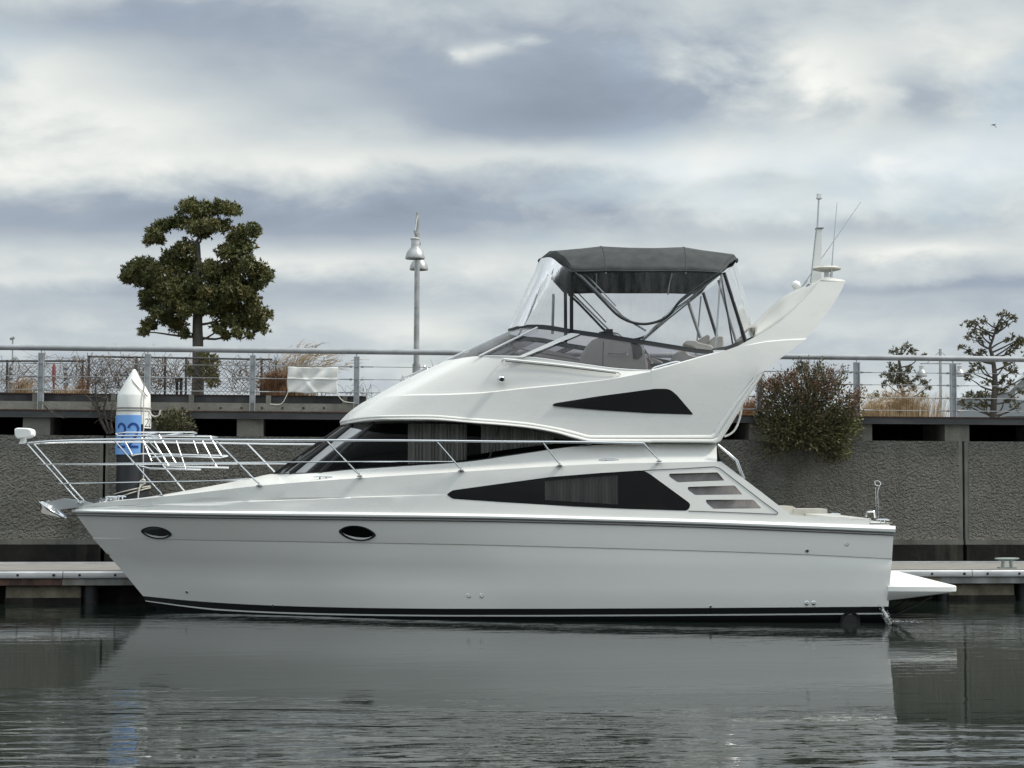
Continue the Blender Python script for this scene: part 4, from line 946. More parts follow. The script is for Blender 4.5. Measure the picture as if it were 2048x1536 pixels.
# ---- portholes and through-hull fittings
def bhull(px, py):
    # interpolate breadth from the hull curves
    cs_ = [c0, c1, cm, c2]; prev = None
    for c in cs_:
        y = interp([(p[0], p[1]) for p in c], px); b = interp([(p[0], p[2]) for p in c], px)
        if prev and py <= y: return prev[1] + (b - prev[1]) * (py - prev[0]) / (y - prev[0])
        prev = (y, b)
    return prev[1]
def almond(cx, cy, w, h, tilt, k=1.0, n=28):
    P = []
    for i in range(n):
        a = 2 * math.pi * i / n; x = math.cos(a); y = math.sin(a) * (1 - .28 * abs(math.cos(a)) ** 3); P.append((cx + w * k * x, cy + h * k * y + tilt * x * w))
    return P
for cx, cy, w, h in ((312.5, 1065.5, 31, 12.3), (714.5, 1066.5, 37.5, 15.3)):
    A = almond(cx, cy, w, h, .10); I = almond(cx, cy, w, h, .10, .84)
    for s in (1, -1):
        mb = MB(); rr_ = []
        for lp, off in ((A, .003), (almond(cx, cy, w, h, .10, .97), .022), (almond(cx, cy, w, h, .10, .88), .022), (I, .012), (I, -.03)):
            P = [B(x, y, bhull(x, y) + off) for x, y in lp]; P = P if s > 0 else [mir(p) for p in P]; rr_.append(P)
        mb.grid(rr_, close=True); ph = mb.build('porthole', M['rubber'], yacht, smooth=50); fixn(ph)
        mb = MB(); P = [B(x, y, bhull(x, y) + .014) for x, y in I]; P = P if s > 0 else [mir(p) for p in P]; mb.add(P, [tuple(range(len(P)))]); mb.build('glass', M['glass_black'], ph)
        mb = MB(); n = 18; L = []; Hh = []
        for i in range(n + 1):
            a = math.radians(170 - 160 * i / n); x = math.cos(a); y = math.sin(a) * (1 - .28 * abs(x) ** 3)
            L.append((cx + w * .80 * x, cy + h * .80 * y + .1 * x * w)); th = .26 * math.sin(math.pi * i / n) ** .7 + .02; Hh.append((cx + w * .80 * x, cy + h * (.80 - th) * y + .1 * x * w))
        Pl = [B(x, y, bhull(x, y) + .019) for x, y in L]; Ph = [B(x, y, bhull(x, y) + .019) for x, y in Hh]
        if s < 0: Pl = [mir(p) for p in Pl]; Ph = [mir(p) for p in Ph]
        mb.grid([Pl, Ph]); mb.build('sill', M['white'], ph)
for x, y, r, st in ((374, 1183, .022, 0), (546, 1211, .018, 0), (1421, 1213, .018, 0), (938, 1191, .032, 1), (964, 1191, .032, 1), (1613, 1206, .030, 1), (1627, 1206, .030, 1), (1614, 1101, .026, 0), (1693, 1088, .028, 0)):
    c = B(x, y, bhull(x, y)); mb = MB(); mb.lathe(c, [(r, -.01), (r, .012), (r * .75, .016), (r * .6, .004), (r * .55, -.02)], 16, (0, -1, 0)); th = mb.build('drain_outlet', M['steel' if st else 'steel_dull'], yacht, smooth=40)
    mb = MB(); mb.lathe(c, [(r * .6, .003), (0, .004)], 14, (0, -1, 0)); mb.build('outlet_hole', M['rubber'], th)
mb = MB(); c = B(213, 1107, .12); mb.tube([c + Vector((0, -.02, .02)), c + Vector((.03, -.06, 0)), c + Vector((.05, -.02, -.03))], .008, 6); mb.build('bow_eye', M['steel'], yacht)
mb = MB(); c = B(1700, 1242, 1.72); mb.lathe(c, [(.125, -.15), (.135, .02), (.12, .05), (.10, .03), (.09, -.15)], 24, (0, -1, 0)); mb.lathe(c, [(.11, .02), (0, .02)], 20, (0, -1, 0)); ex = mb.build('exhaust_outlet', M['rubber'], yacht, smooth=40)

# ---- swim platform
zp = B(1850, 1172, 1.85).z; mb = MB()
Xa = B(1776, 1172, 1.85).x; Xb = B(1917, 1172, 1.85).x; zt1 = B(1917, 1183, 1.85).z; zt0 = B(1777, 1201, 1.8).z
def plat(z, dx, db): return [Vector((x, YC - b, z)) for x, b in ((Xa, 1.86 - db), (Xb - .10, 1.86 - db), (Xb - .03 - dx, 1.82 - db), (Xb - dx, 1.74 - db))]
def ring(z, dx, db):
    h = plat(z, dx, db); return h + [mir(p) for p in reversed(h)]
r1 = ring(zp, 0.012, .012); r2 = ring(zp - .012, 0, 0); r3_ = ring(zt1, 0, 0)
r4 = [Vector((p.x, YC + (p.y - YC) * .97, zt0 + (zt1 - .01 - zt0) * ((p.x - Xa) / (Xb - Xa)))) for p in ring(zt1, .02, .0)]
mb.grid([r4, r3_, r2, r1], close=True, flip=False); n = len(r1); mb.add(r1, [tuple(range(n))]); mb.add(r4, [tuple(reversed(range(n)))])
sp = mb.build('swim_platform', M['white'], yacht, smooth=30); fixn(sp)
for (x0, y0, x1, y1, b) in ((1776, 1226, 1814, 1199, 1.2), (1784, 1234, 1864, 1193, 1.45)):
    mb = MB(); a = B(x0, y0, b); c = B(x1, y1, b); m_ = a.lerp(c, .45); both_tube(mb, [a, m_], .022, 7); both_tube(mb, [m_, c], .013, 7); mb.build('platform_strut', M['rubber'], sp, smooth=40)
# ---- stern fittings
mb = MB()
mb.tube([B(1752.5, 1037, 1.2), B(1752.5, 1010, 1.2), B(1751.5, 975, 1.2)], .006, 6); mb.tube([B(1757, 1037, 1.2), B(1757, 1010, 1.2), B(1755.5, 985, 1.2), B(1759, 972, 1.2)], .006, 6)
c = B(1755.5, 966.5, 1.2); mb.tube([c + Vector((math.cos(t * math.pi / 10) * .04, math.sin(t * math.pi / 10) * .03, math.sin(t * math.pi / 10) * .035)) for t in range(21)], .004, 6)
mb.build('fender_holder', M['steel'], yacht, smooth=50)
mb = MB(); mb.tube([B(1733, 1034, .9), B(1733, 1025, .9), B(1735, 1023.5, .9), B(1747, 1023.5, .9), B(1749, 1026, .9), B(1750, 1036, .9)], .012, 6); mb.build('stern_hoop', M['steel'], yacht, smooth=50)
# ---- mast, aerials, dishes on the arch
mb = MB(); q = [B(1622, 566, .05), B(1642, 562, .05), B(1644, 458, .05), B(1633, 458, .05)]; mb.prism(q, [mir(p) for p in q]); ms = mb.build('mast', M['white'], arch)
mb = MB(); mb.tube([B(1621, 566, .06), B(1632.5, 459, .06)], .007, 5); mb.box((B(1631, 458, 0).x, YC - .07, B(1631, 458, 0).z), (B(1646, 458, 0).x, YC + .07, B(1631, 456, 0).z)); mb.build('mast_trim', M['galv_d'], ms)
mb = MB(); mb.tube([B(1634.5, 457, 0), B(1637.5, 397, 0)], .013, 7); mb.build('pole', M['steel_dull'], ms, smooth=50)
mb = MB(); mb.lathe(B(1638, 397, 0), [(.02, -.015), (.045, -.005), (.045, .015), (.035, .02), (.035, .07), (.02, .08), (0, .08)], 16); mb.build('mast_lamp', M['chromeglass'], ms, smooth=40)
for pts in (((1662, 560, .5), (1666, 500, .5), (1674, 405, .5)), ((1604, 573, -.8), (1640, 521, -.8), (1721.5, 404, -.8))):
    P = [B(*p) for p in pts]; mb = MB(); mb.tube(P, [.011, .007, .004], 6); mb.tube([P[0] + (P[0] - P[1]).normalized() * .02, P[0] + (P[1] - P[0]).normalized() * .12], .02, 7); mb.build('aerial', M['steel_dull'], arch, smooth=50)
mb = MB(); c = B(1653, 538, .35); mb.lathe(c, [(0, -.035), (.10, -.035), (.20, -.012), (.205, .004), (.16, .03), (0, .04)], 28); di = mb.build('radar_dish', M['vinyl'], arch, smooth=50)
mb = MB(); mb.tube([B(1653, 541, .35), B(1653, 562, .35)], .035, 10); mb.tube([B(1660, 548, .35), B(1664, 562, .35)], .012, 6); mb.build('dish_stem', M['white'], di, smooth=50)
mb = MB(); c = B(1592, 570, -1.0); mb.lathe(c, [(0, -.065), (.04, -.055), (.065, -.02), (.068, .01), (.05, .05), (0, .068)], 18); ga = mb.build('satellite_dome', M['white'], arch, smooth=60)
mb = MB(); mb.tube([B(1592, 576, -1.0), B(1590, 589, -1.0)], [.02, .03], 8); mb.build('dome_stem', M['white'], ga, smooth=60)

# ---- port and starboard copies in one mesh become two parts
def islands(me):
    n = len(me.vertices); par = list(range(n))
    def f(a):
        while par[a] != a: par[a] = par[par[a]]; a = par[a]
        return a
    for e in me.edges:
        a, b = f(e.vertices[0]), f(e.vertices[1])
        if a != b: par[a] = b
    return [f(i) for i in range(n)]
def split_sides(o, far_parent):
    fo = None
    if o.type == 'MESH' and len(o.data.vertices):
        me = o.data; isl = islands(me); sides = {}
        for i, v in enumerate(me.vertices):
            s = sides.setdefault(isl[i], [9e9, -9e9]); s[0] = min(s[0], v.co.y); s[1] = max(s[1], v.co.y)
        near = {k for k, s in sides.items() if s[1] <= .004}; far = {k for k, s in sides.items() if s[0] >= -.004}
        if near and len(near) + len(far) == len(sides) and len(near) == len(far):
            bm = bmesh.new(); bm.from_mesh(me); bm.verts.ensure_lookup_table()
            bmesh.ops.delete(bm, geom=[v for v in bm.verts if isl[v.index] in near], context='VERTS'); m2 = me.copy(); bm.to_mesh(m2); bm.free()
            bm = bmesh.new(); bm.from_mesh(me); bm.verts.ensure_lookup_table()
            bmesh.ops.delete(bm, geom=[v for v in bm.verts if isl[v.index] in far], context='VERTS'); bm.to_mesh(me); bm.free()
            fo = o.copy(); fo.data = m2; C.objects.link(fo); fo.parent = far_parent or o.parent
    for c in list(o.children):
        if c is not fo: split_sides(c, fo)
    return fo
for c in list(yacht.children): split_sides(c, None)
def split_islands(o, mn=2):
    isl = islands(o.data); ids = sorted(set(isl))
    if len(ids) < mn: return
    base = o.data.copy()
    for n_, k_ in enumerate(ids):
        bm = bmesh.new(); bm.from_mesh(base); bm.verts.ensure_lookup_table(); bmesh.ops.delete(bm, geom=[v for v in bm.verts if isl[v.index] != k_], context='VERTS')
        if n_ == 0: bm.to_mesh(o.data)
        else: c = o.copy(); c.data = base.copy(); bm.to_mesh(c.data); C.objects.link(c)
        bm.free()
for o in list(bpy.data.objects):
    if o.name.split('.')[0] in ('window_mullion', 'enclosure_zip', 'far_frame_leg'): split_islands(o)
# ================================================================== WATER
def waterb(nt, b):
    p = geo_pos(nt)
    b.inputs['IOR'].default_value = 1.44; b.inputs['Roughness'].default_value = .0; b.inputs['Base Color'].default_value = (.010, .015, .012, 1)
    rot = nt.new('ShaderNodeVectorRotate'); rot.rotation_type = 'Z_AXIS'; rot.inputs['Angle'].default_value = R(-7); nt.l.new(p, rot.inputs['Vector']); q = rot.outputs[0]
    # ripples: long crests lying across the view; a calmer lee close along the hull, livelier in the open foreground
    w1 = nt.noise(nt.vec('MULTIPLY', q, (.55, 2.0, 1)), 1.75, 1.5, .5, .6)
    w2 = nt.noise(nt.vec('MULTIPLY', q, (1.0, 2.8, 1)), 5.0, 3, .5, .4)
    w3 = nt.noise(nt.vec('MULTIPLY', q, (1.2, 2.4, 1)), 16.0, 3, .55)
    w0 = nt.noise(nt.vec('MULTIPLY', q, (.30, 1.35, 1)), 1.0, 2, .5, .8)
    w4 = nt.math('MULTIPLY', nt.math('MAXIMUM', nt.math('SUBTRACT', nt.noise(nt.vec('MULTIPLY', q, (.9, 3.0, 1)), 1.6, 2, .5, .5), .56), 0.0), 3.0)
    patch = nt.noise(nt.vec('MULTIPLY', p, (.5, .9, 1)), .55, 3, .5)
    sy = nt.new('ShaderNodeSeparateXYZ'); nt.l.new(p, sy.inputs[0])
    patch2 = nt.noise(nt.vec('MULTIPLY', p, (.35, 1.6, 1)), 1.1, 4, .55)
    edge = nt.math('ADD', nt.math('SUBTRACT', 14.4, nt.math('MULTIPLY', sy.outputs[0], .26)), nt.math('MULTIPLY', nt.math('SUBTRACT', patch2, .5), 5.0))
    open_ = nt.math('MULTIPLY', nt.math('SUBTRACT', edge, sy.outputs[1]), .7, clamp=True)
    near = nt.math('MULTIPLY', nt.math('MULTIPLY', nt.math('SUBTRACT', sy.outputs[1], 20.8), .6, clamp=True), nt.ramp(patch, [(.35, .2), (.6, 1.0)]))
    dx = nt.math('DIVIDE', nt.math('SUBTRACT', sy.outputs[0], 6.6), 1.9); dy = nt.math('DIVIDE', nt.math('SUBTRACT', sy.outputs[1], 20.6), 2.4)
    spl = nt.math('POWER', 2.718, nt.math('MULTIPLY', nt.math('ADD', nt.math('MULTIPLY', dx, dx), nt.math('MULTIPLY', dy, dy)), -1.0))
    amp = nt.math('ADD', nt.math('ADD', .058, nt.math('MULTIPLY', nt.math('MULTIPLY', open_, nt.ramp(patch, [(.38, .45), (.62, 1.0)])), .26)), nt.math('ADD', nt.math('MULTIPLY', near, .12), nt.math('MULTIPLY', spl, .14)))
    h = nt.math('ADD', nt.math('ADD', nt.math('ADD', nt.math('MULTIPLY', w1, nt.math('ADD', .9, nt.math('MULTIPLY', open_, .9))), nt.math('ADD', nt.math('MULTIPLY', w0, 1.3), nt.math('MULTIPLY', w4, .7))), nt.math('MULTIPLY', w2, nt.math('SUBTRACT', .34, nt.math('MULTIPLY', open_, .20)))), nt.math('MULTIPLY', w3, nt.math('SUBTRACT', .03, nt.math('MULTIPLY', open_, .022))))
    h = nt.math('MULTIPLY', h, amp)
    n = nt.new('ShaderNodeBump'); n.inputs['Strength'].default_value = 1.0; n.inputs['Distance'].default_value = WAVE
    nt.l.new(h, n.inputs['Height']); nt.l.new(n.outputs[0], b.inputs['Normal'])
WAVE = .030
M['water'] = mat('harbour_water', (.012, .017, .014), .02, build=waterb)
wtr = obj('water', [(-400, -60, 0), (400, -60, 0), (400, 260, 0), (-400, 260, 0)], [(0, 1, 2, 3)], M['water']); tag(wtr, kind='structure')
oq = MB(); oq.box((-160, -52, -2), (160, -45, 6.5)); oq = oq.build('opposite_quay', M['fascia']); tag(oq, kind='structure')
bed = obj('harbour_bed', [(-400, -60, -4), (400, -60, -4), (400, 260, -4), (-400, 260, -4)], [(0, 1, 2, 3)], M['conc_dark']); tag(bed, kind='structure')

# ================================================================== SEAWALL AND PROMENADE
UL, UR = -40.0, 42.0
zw = uz(1024, 876.5, 0)[1]                    # wall top
zb0 = uz(1800, 848, 0)[1]; zb1 = uz(1800, 835.5, -.05)[1]   # beam bottom / top
zledge = .80
sea = empty('seawall', Q(0, 0, 0), 'long roughcast concrete seawall of wide panels behind the pontoon', 'seawall')
uj1 = uz(1928, 1000, 0)[0]; uj0 = uz(207, 1000, 0)[0]; pw = (uj1 - uj0) / 3
joints = [uj0 + pw * i for i in range(-6, 10)]
for a, b_ in zip(joints, joints[1:]):
    mb = MB(); g = .022
    n = 40; rows = []
    mb.qbox(a + g + .07, b_ - g - .07, 0, .35, zledge, zw)
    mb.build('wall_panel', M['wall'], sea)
    mb = MB(); mb.qbox(a + g, a + g + .069, .006, .35, zledge, zw - .002); mb.qbox(b_ - g - .069, b_ - g, .006, .35, zledge, zw - .002); mb.qbox(a + g, b_ - g, -.015, .35, zledge - .09, zledge - .001)
    mb.build('panel_margin', M['conc'], sea)
    mb = MB(); mb.qbox(a + g * 1.6, b_ - g * 1.6, -.03, .35, -3.9, zledge - .091); mb.build('tidal_base', M['conc_dark'], sea)
mb = MB(); mb.qbox(UL, UR, .352, .6, -3.9, zw - .02); mb.build('wall_core', M['conc_dark'], sea)
# void floor/back and pillars
mb = MB(); mb.qbox(UL, UR, 2.4, 2.7, zw - .3, zb0 + .1); mb.qbox(UL, UR, .6, 2.4, zw - .3, zw - .021); mb.build('void_back', M['conc_dark'], sea)  # near-black colour stands in for the shade inside the voids
up0_, up1_ = uz(72.5, 850, 0)[0], uz(1915, 865, 0)[0]; npl = 8.5
ps = uz(504.5, 850, 0)[0] - uz(72.5, 850, 0)[0]; ps /= 2.0
npil = round((up1_ - up0_) / ps); ps = (up1_ - up0_) / npil
for i in range(-6, npil + 7):
    u = up0_ + ps * i; w = .232
    mb = MB(); mb.qbox(u - w, u + w, .02, 1.2, zw + .001, zb0 - .002); mb.build('pillar', M['conc'], sea)
mb = MB(); mb.qbox(UL, UR, -.06, .10, zb0, zb1); mb.qbox(UL, UR, -.09, -.061, zb0 - .002, zb0 + .018); mb.build('edge_beam', M['beam'], sea)
mb = MB(); mb.qbox(UL, UR, -.075, .3, zb1 + .001, zb1 + .022); mb.build('rusty_flashing', M['rust'], sea)
prom = MB(); prom.qbox(UL, UR, .101, 130, zb0 + .02, zb1); po = prom.build('promenade', M['pave']); tag(po, kind='structure')
# raised planter on the left
uk = uz(735, 800, 0)[0]
zk0 = zb1 + .023; zk1 = uz(480, 806, -.02)[1]; zf1 = uz(480, 792, .1)[1]
pl = empty('raised_planter', Q(uk, 0, zk0), 'long raised planter with concrete kerb and dark boards on the promenade edge', 'planter')
mb = MB(); mb.qbox(UL, uk - .12, -.04, .22, zk0, zk1); mb.build('kerb', M['conc_light'], pl)
mb = MB(); mb.qbox(UL, uk - .02, .12, .2, zk1 + .001, zf1); mb.build('board', M['fascia'], pl)
mb = MB(); mb.qbox(UL, uk - .02, .10, .26, zf1 + .001, zf1 + .018); mb.build('board_cap', M['rust'], pl)
upp = uz(382, 800, 0)[0]; dpp = upp - uz(226, 800, 0)[0]
for i in range(-8, 4):
    u = upp + i * dpp
    if u < uk - .1:
        mb = MB(); mb.qbox(u - .045, u + .045, .06, .119, zk1 - .02, zf1 + .012); mb.build('concrete_post', M['conc_light'], pl)
for px in (365, 398, 441, 483, 524, 565, 607, 648): 
    mb = MB(); c = WQ(px, 816, -.045); mb.lathe(c, [(.022, 0), (.022, .006), (0, .007)], 8, -QV); mb.build('bolt_hole', M['rust'], pl)
mb = MB(); mb.qbox(UL, uk - .1, .261, 4.5, zk0, zf1 - .02); so = mb.build('soil', M['soil'], pl)
zs = zf1 - .02

# ---- railing
rl = empty('promenade_railing', Q(0, .1, zb1), 'long grey tubular railing with steel posts and wire ropes along the seawall top', 'railing')
zr = uz(1024, 706.5, .0)[1]
mb = MB(); mb.tube([Q(UL, 0, zr), Q(UR, 0, zr)], .052, 14); mb.build('top_rail', M['galv_d'], rl, smooth=60)
ua, ub = uz(295, 750, 0)[0], uz(1906, 780, 0)[0]; dp = (ub - ua) / 8
zpt = uz(1906, 727, 0)[1]; zpb = zb1 + .0225
cz = [uz(1800, y, 0)[1] for y in (745.5, 770, 795.5, 821)]
for i in range(-6, 16):
    u = ua + dp * i; mb = MB()
    mb.qbox(u - .038, u + .038, -.008, .008, zpb, zpt)                       # web seen face-on
    mb.qbox(u + .0381, u + .052, -.05, .05, zpb, zpt); mb.qbox(u - .047, u - .0381, -.05, .05, zpb, zpt)  # flanges
    p_ = mb.build('post', M['galv'], rl)
    mb = MB(); mb.tube([Q(u, 0, zpt), Q(u, 0, zr - .045)], .012, 8); 
    mb.build('post_pin', M['steel_dull'], p_)
    mb = MB()
    for z in cz: mb.qbox(u - .0379, u + .0379, -.03, -.0081, z - .010, z + .010)
    split_islands(mb.build('stiffener', M['galv_d'], p_))
for z in cz:
    mb = MB(); mb.tube([Q(UL, .0, z), Q(UR, .0, z)], .006, 6)
    for i in range(-6, 16):
        u = ua + dp * i
        for s in (-1, 1): mb.tube([Q(u + s * .075, 0, z), Q(u + s * .11, 0, z), Q(u + s * .13, 0, z), Q(u + s * .30, 0, z)], [.018, .022, .011, .010], 6)
    mb.build('wire_rope', M['galv_d'], rl, smooth=50)
# banner
bn0 = WQ(575, 733, -.03); bn1 = WQ(675.5, 733.5, -.03); bz0 = uz(575, 733, -.03); bz1 = uz(675, 786.5, -.03); u0, u1 = bz0[0], uz(675.5, 760, -.03)[0]; ztp, zbt = bz0[1], bz1[1]
rows = []
for j in range(25):
    r = []
    for i in range(41):
        s = i / 40; t = j / 24
        dv = .018 * math.sin(s * 9 + t * 5) * math.sin(math.pi * t) + .02 * math.exp(-((s - .18 - .35 * t) / .05) ** 2) * t - .015 * math.exp(-((s + t * .6 - .75) / .06) ** 2) + .012 * math.sin(s * 23 + 3 * t) * (1 - t) ** 2
        if abs(t - .47) < .03: dv += .012
        zt_ = ztp + (zbt - ztp) * t - .012 * math.sin(math.pi * s) * (1 - t) + .01 * math.sin(s * 12) * t
        r.append(Q(u0 + (u1 - u0) * s + .006 * math.sin(t * 8), -.035 - dv, zt_))
    rows.append(r)
mb = MB(); mb.grid(rows); bn = mb.build('banner', M['banner'], None, smooth=60, origin=Q(u0, -.04, zbt)); tag(bn, 'creased blank white tarpaulin tied to the railing wires', 'banner')
s_ = bn.modifiers.new('cloth_thickness', 'SOLIDIFY'); s_.thickness = .004
mb = MB(); mb.tube(smooth_path([Q(u0 + .01, -.05, zbt), Q(u0 - .1, -.06, zbt - .2), WQ(540, 808, -.08)], 4), .008, 5); mb.tube(smooth_path([Q(u1 - .02, -.05, zbt), Q(u1 + .1, -.06, zbt - .14), WQ(708, 806, -.08)], 4), .008, 5); mb.build('tie_cord', M['rope'], bn)

# ---- wire fence behind the planter, left
vF = 1.5
def fence(nm, pxs, ytop, ybot, lab, v, posts):
    e = empty(nm, WQ(pxs[0], ybot, v), lab, 'wire fence'); u0, zt_ = uz(pxs[0], ytop[0], v); u1, zt1_ = uz(pxs[1], ytop[1], v); zb = zs
    mb = MB(); mb.tube([Q(u0, v, zt_), Q(u1, v, zt1_)], .018, 6); mb.tube([Q(u0, v, zb + .1), Q(u1, v, zb + .1)], .012, 6); mb.build('fence_rail', M['beam'], e)
    for px in posts:
        u, _ = uz(px, 760, v); zt2 = zt_ + (zt1_ - zt_) * (u - u0) / (u1 - u0); mb = MB(); mb.tube([Q(u, v, zb - .05), Q(u, v, zt2 + .02)], .022, 7); mb.build('fence_post', M['beam'], e)
    mb = MB(); H = min(zt_, zt1_) - zb - .02; st = .075; u = u0 - H
    while u < u1:
        for s in (1, -1):
            a0, a1 = (u, u + H) if s > 0 else (u + H, u); z0_, z1_ = zb, zb + H
            # clip to [u0,u1]
            def at(t): return (a0 + (a1 - a0) * t, z0_ + (z1_ - z0_) * t)
            ts = sorted([(u0 - a0) / (a1 - a0), (u1 - a0) / (a1 - a0)]); t0 = max(0, ts[0]); t1 = min(1, ts[1])
            if t1 > t0: p, q = at(t0), at(t1); mb.tube([Q(p[0], v, p[1]), Q(q[0], v, q[1])], .0028, 3, False)
        u += st
    mb.build('wire_mesh', M['beam'], e)
fence('chain_link_fence', (-400, 172), (722, 722), 800, 'low chain link fence at the far left behind dry grass', vF, (-300, -180, -60, 14, 165))
fence('chain_link_fence', (177, 545), (713, 719), 800, 'taller chain link fence behind the evergreen tree covered in dry vines', vF + .15, (177, 272, 330, 372, 523))

# ---- bare vines
def vine_bush(nm, lab, cat, pxr, pyr, n, v, mt='twig', r=.006, leaves=0, lm='rustgrass', seed=1, up_=.6):
    rd = random.Random(seed); e = empty(nm, WQ((pxr[0] + pxr[1]) / 2, pyr[1], v), lab, cat); mb = MB(); lf = MB()
    for i in range(n):
        u, z = uz(rd.uniform(*pxr), pyr[1], v); z = max(z, zs); zt_ = uz(400, pyr[0], v)[1]; H = (zt_ - z)
        p = Q(u, v + rd.uniform(-.35, .3), z + rd.uniform(0, H * .5)); d = Vector((rd.uniform(-1, 1), rd.uniform(-.3, .3), rd.uniform(.2, 1.4))).normalized(); P = [p]
        for s in range(rd.randint(6, 12)):
            d = (d + Vector((rd.uniform(-.5, .5), rd.uniform(-.2, .2), rd.uniform(-.55, .42)))).normalized(); 
            if P[-1].z > zt_ - .05 and rd.random() < .75: d.z = -abs(d.z) * .6
            if P[-1].z < z: d.z = abs(d.z)
            P.append(P[-1] + d * rd.uniform(.05, .13))
        rad = r * rd.uniform(.5, 1.3); mb.tube(P, [rad * (1 - .6 * k / len(P)) for k in range(len(P))], 4, False)
        for q in range(leaves):
            leaf(lf, P[rd.randrange(len(P))] + Vector((rd.uniform(-.03, .03),) * 3), .04, rd)
    mb.build('stem', M[mt], e, smooth=60)
    if leaves: lf.build('leaf', M[lm], e)
    return e
def rvec(rd):
    while True:
        v = Vector((rd.uniform(-1, 1), rd.uniform(-1, 1), rd.uniform(-1, 1)))
        if .05 < v.length < 1: return v.normalized()
def leaf(mb, p, L, rd, d=None, w=.36):
    d = d or rvec(rd); s = d.cross(rvec(rd))
    if s.length < .05: s = d.orthogonal()
    s.normalize(); n = d.cross(s); w *= L * .5
    b = len(mb.v); mb.v += [p, p + d * L * .45 + s * w + n * L * .06, p + d * L - n * L * .10, p + d * L * .45 - s * w + n * L * .06]; mb.f.append((b, b + 1, b + 2)); mb.f.append((b, b + 2, b + 3))
def rosette(mb, p, L, rd, n=7, upb=.35, w=.34):
    ax = (rvec(rd) + Vector((0, 0, upb))).normalized()
    for i in range(n):
        d = (rvec(rd) + ax * .9).normalized(); leaf(mb, p, L * rd.uniform(.75, 1.15), rd, d, w)
vine_bush('bare_vines', 'tangle of leafless dry vines over the low fence at far left', 'vines', (-120, 170), (715, 790), 120, 1.3, seed=3)
vine_bush('bare_vines', 'dense tangle of bare vines on the fence behind the white pile', 'vines', (165, 362), (715, 790), 270, 1.42, seed=4, r=.0065)
vine_bush('bare_vines', 'bare vines with a few dark leaves right of the tree trunk', 'vines', (462, 600), (718, 790), 130, 1.42, seed=5, leaves=1, lm='leaf_d')
vine_bush('bare_vines', 'sparse thin weed stems beside the end of the raised planter', 'vines', (690, 735), (765, 800), 14, .3, seed=6, leaves=3, lm='leaf_d', r=.004)
# ---- grasses
def grass(nm, lab, cat, px, py0, wpx, hpx, n, v, m, seed, plume=0, lean=.3, bl=.004, pm='plume', zbase=None):
    rd = random.Random(seed); g = MB(); pm_ = MB(); base = WQ(px, py0, v); D = base.y; W_ = wpx * D / F; H = hpx * D / F; zb = base.z if zbase is None else zbase
    for i in range(n):
        t = rd.gauss(0, .33); x = t * W_ * .6; h = H * rd.uniform(.55, 1.0) * (1 - .25 * abs(t)); p = Vector((base.x + x, base.y + rd.uniform(-.2, .2), zb)); ln = (t * .5 + rd.gauss(0, .25) + lean) * h * .55
        P = [p, p + Vector((ln * .15, 0, h * .45)), p + Vector((ln * .5, rd.uniform(-.1, .1), h * .8)), p + Vector((ln * 1.1, rd.uniform(-.15, .15), h * rd.uniform(.88, 1.0)))]
        s = Vector((1, rd.uniform(-.6, .6), 0)).normalized() * bl
        b = len(g.v)
        for k_, q in enumerate(P): g.v += [q - s * (1 - k_ / 3.4), q + s * (1 - k_ / 3.4)]
        for k_ in range(3): g.f.append((b + 2 * k_, b + 2 * k_ + 1, b + 2 * k_ + 3, b + 2 * k_ + 2))
        if plume and rd.random() < plume:
            e = P[-1]; d = (P[-1] - P[-2]).normalized()
            for q in range(16):
                f_ = q / 16; pp = e + d * f_ * .28 + Vector((f_ * f_ * .1, 0, -f_ * f_ * .08)); leaf(pm_, pp, .07 * (1 - .4 * f_), rd, (d + rvec(rd) * .5 + Vector((.3, 0, -.1))).normalized(), .22)
    e = empty(nm, (base.x, base.y, zb), lab, cat); g.build('blade', M[m], e)
    if plume: pm_.build('plume', M[pm], e)
    return e
grass('grass_clump', 'small tuft of rust brown grass near the leftmost railing post', 'grass clump', 45, 795, 60, 48, 260, .9, 'straw', 11, zbase=zs)
grass('grass_clump', 'low straw coloured weeds between the two leftmost railing posts', 'grass clump', 130, 795, 110, 26, 260, .8, 'straw', 12, zbase=zs)
grass('grass_clump', 'narrow rust coloured tuft just left of the white pile cap', 'grass clump', 162, 795, 26, 48, 160, 1.1, 'rustgrass', 13, zbase=zs)
grass('pampas_grass', 'tall pampas grass with pale feathery plumes behind the white tarpaulin', 'pampas grass', 585, 795, 110, 112, 420, 1.1, 'straw', 14, plume=.20, lean=.45, zbase=zs)
grass('grass_clump', 'dense rust brown grass clump left of the white tarpaulin', 'grass clump', 548, 795, 52, 66, 1100, .75, 'rustgrass', 15, lean=.1, zbase=zs, bl=.006)
grass('grass_clump', 'golden dry grass clump at the foot of the smaller tree', 'grass clump', 1805, 834, 150, 60, 900, 3.0, 'straw', 16, lean=.0, plume=.05)
grass('grass_clump', 'pale dry grass just right of the big bush', 'grass clump', 1745, 834, 60, 42, 300, 2.0, 'straw', 17, lean=.1, plume=.1)
grass('grass_clump', 'sparse thin grass behind the second railing post from the right', 'grass clump', 1875, 834, 70, 62, 40, 3.0, 'straw', 18, lean=.2)
grass('grass_clump', 'brownish grass between the boat stern and the big bush', 'grass clump', 1500, 834, 60, 50, 300, 1.5, 'rustgrass', 19)

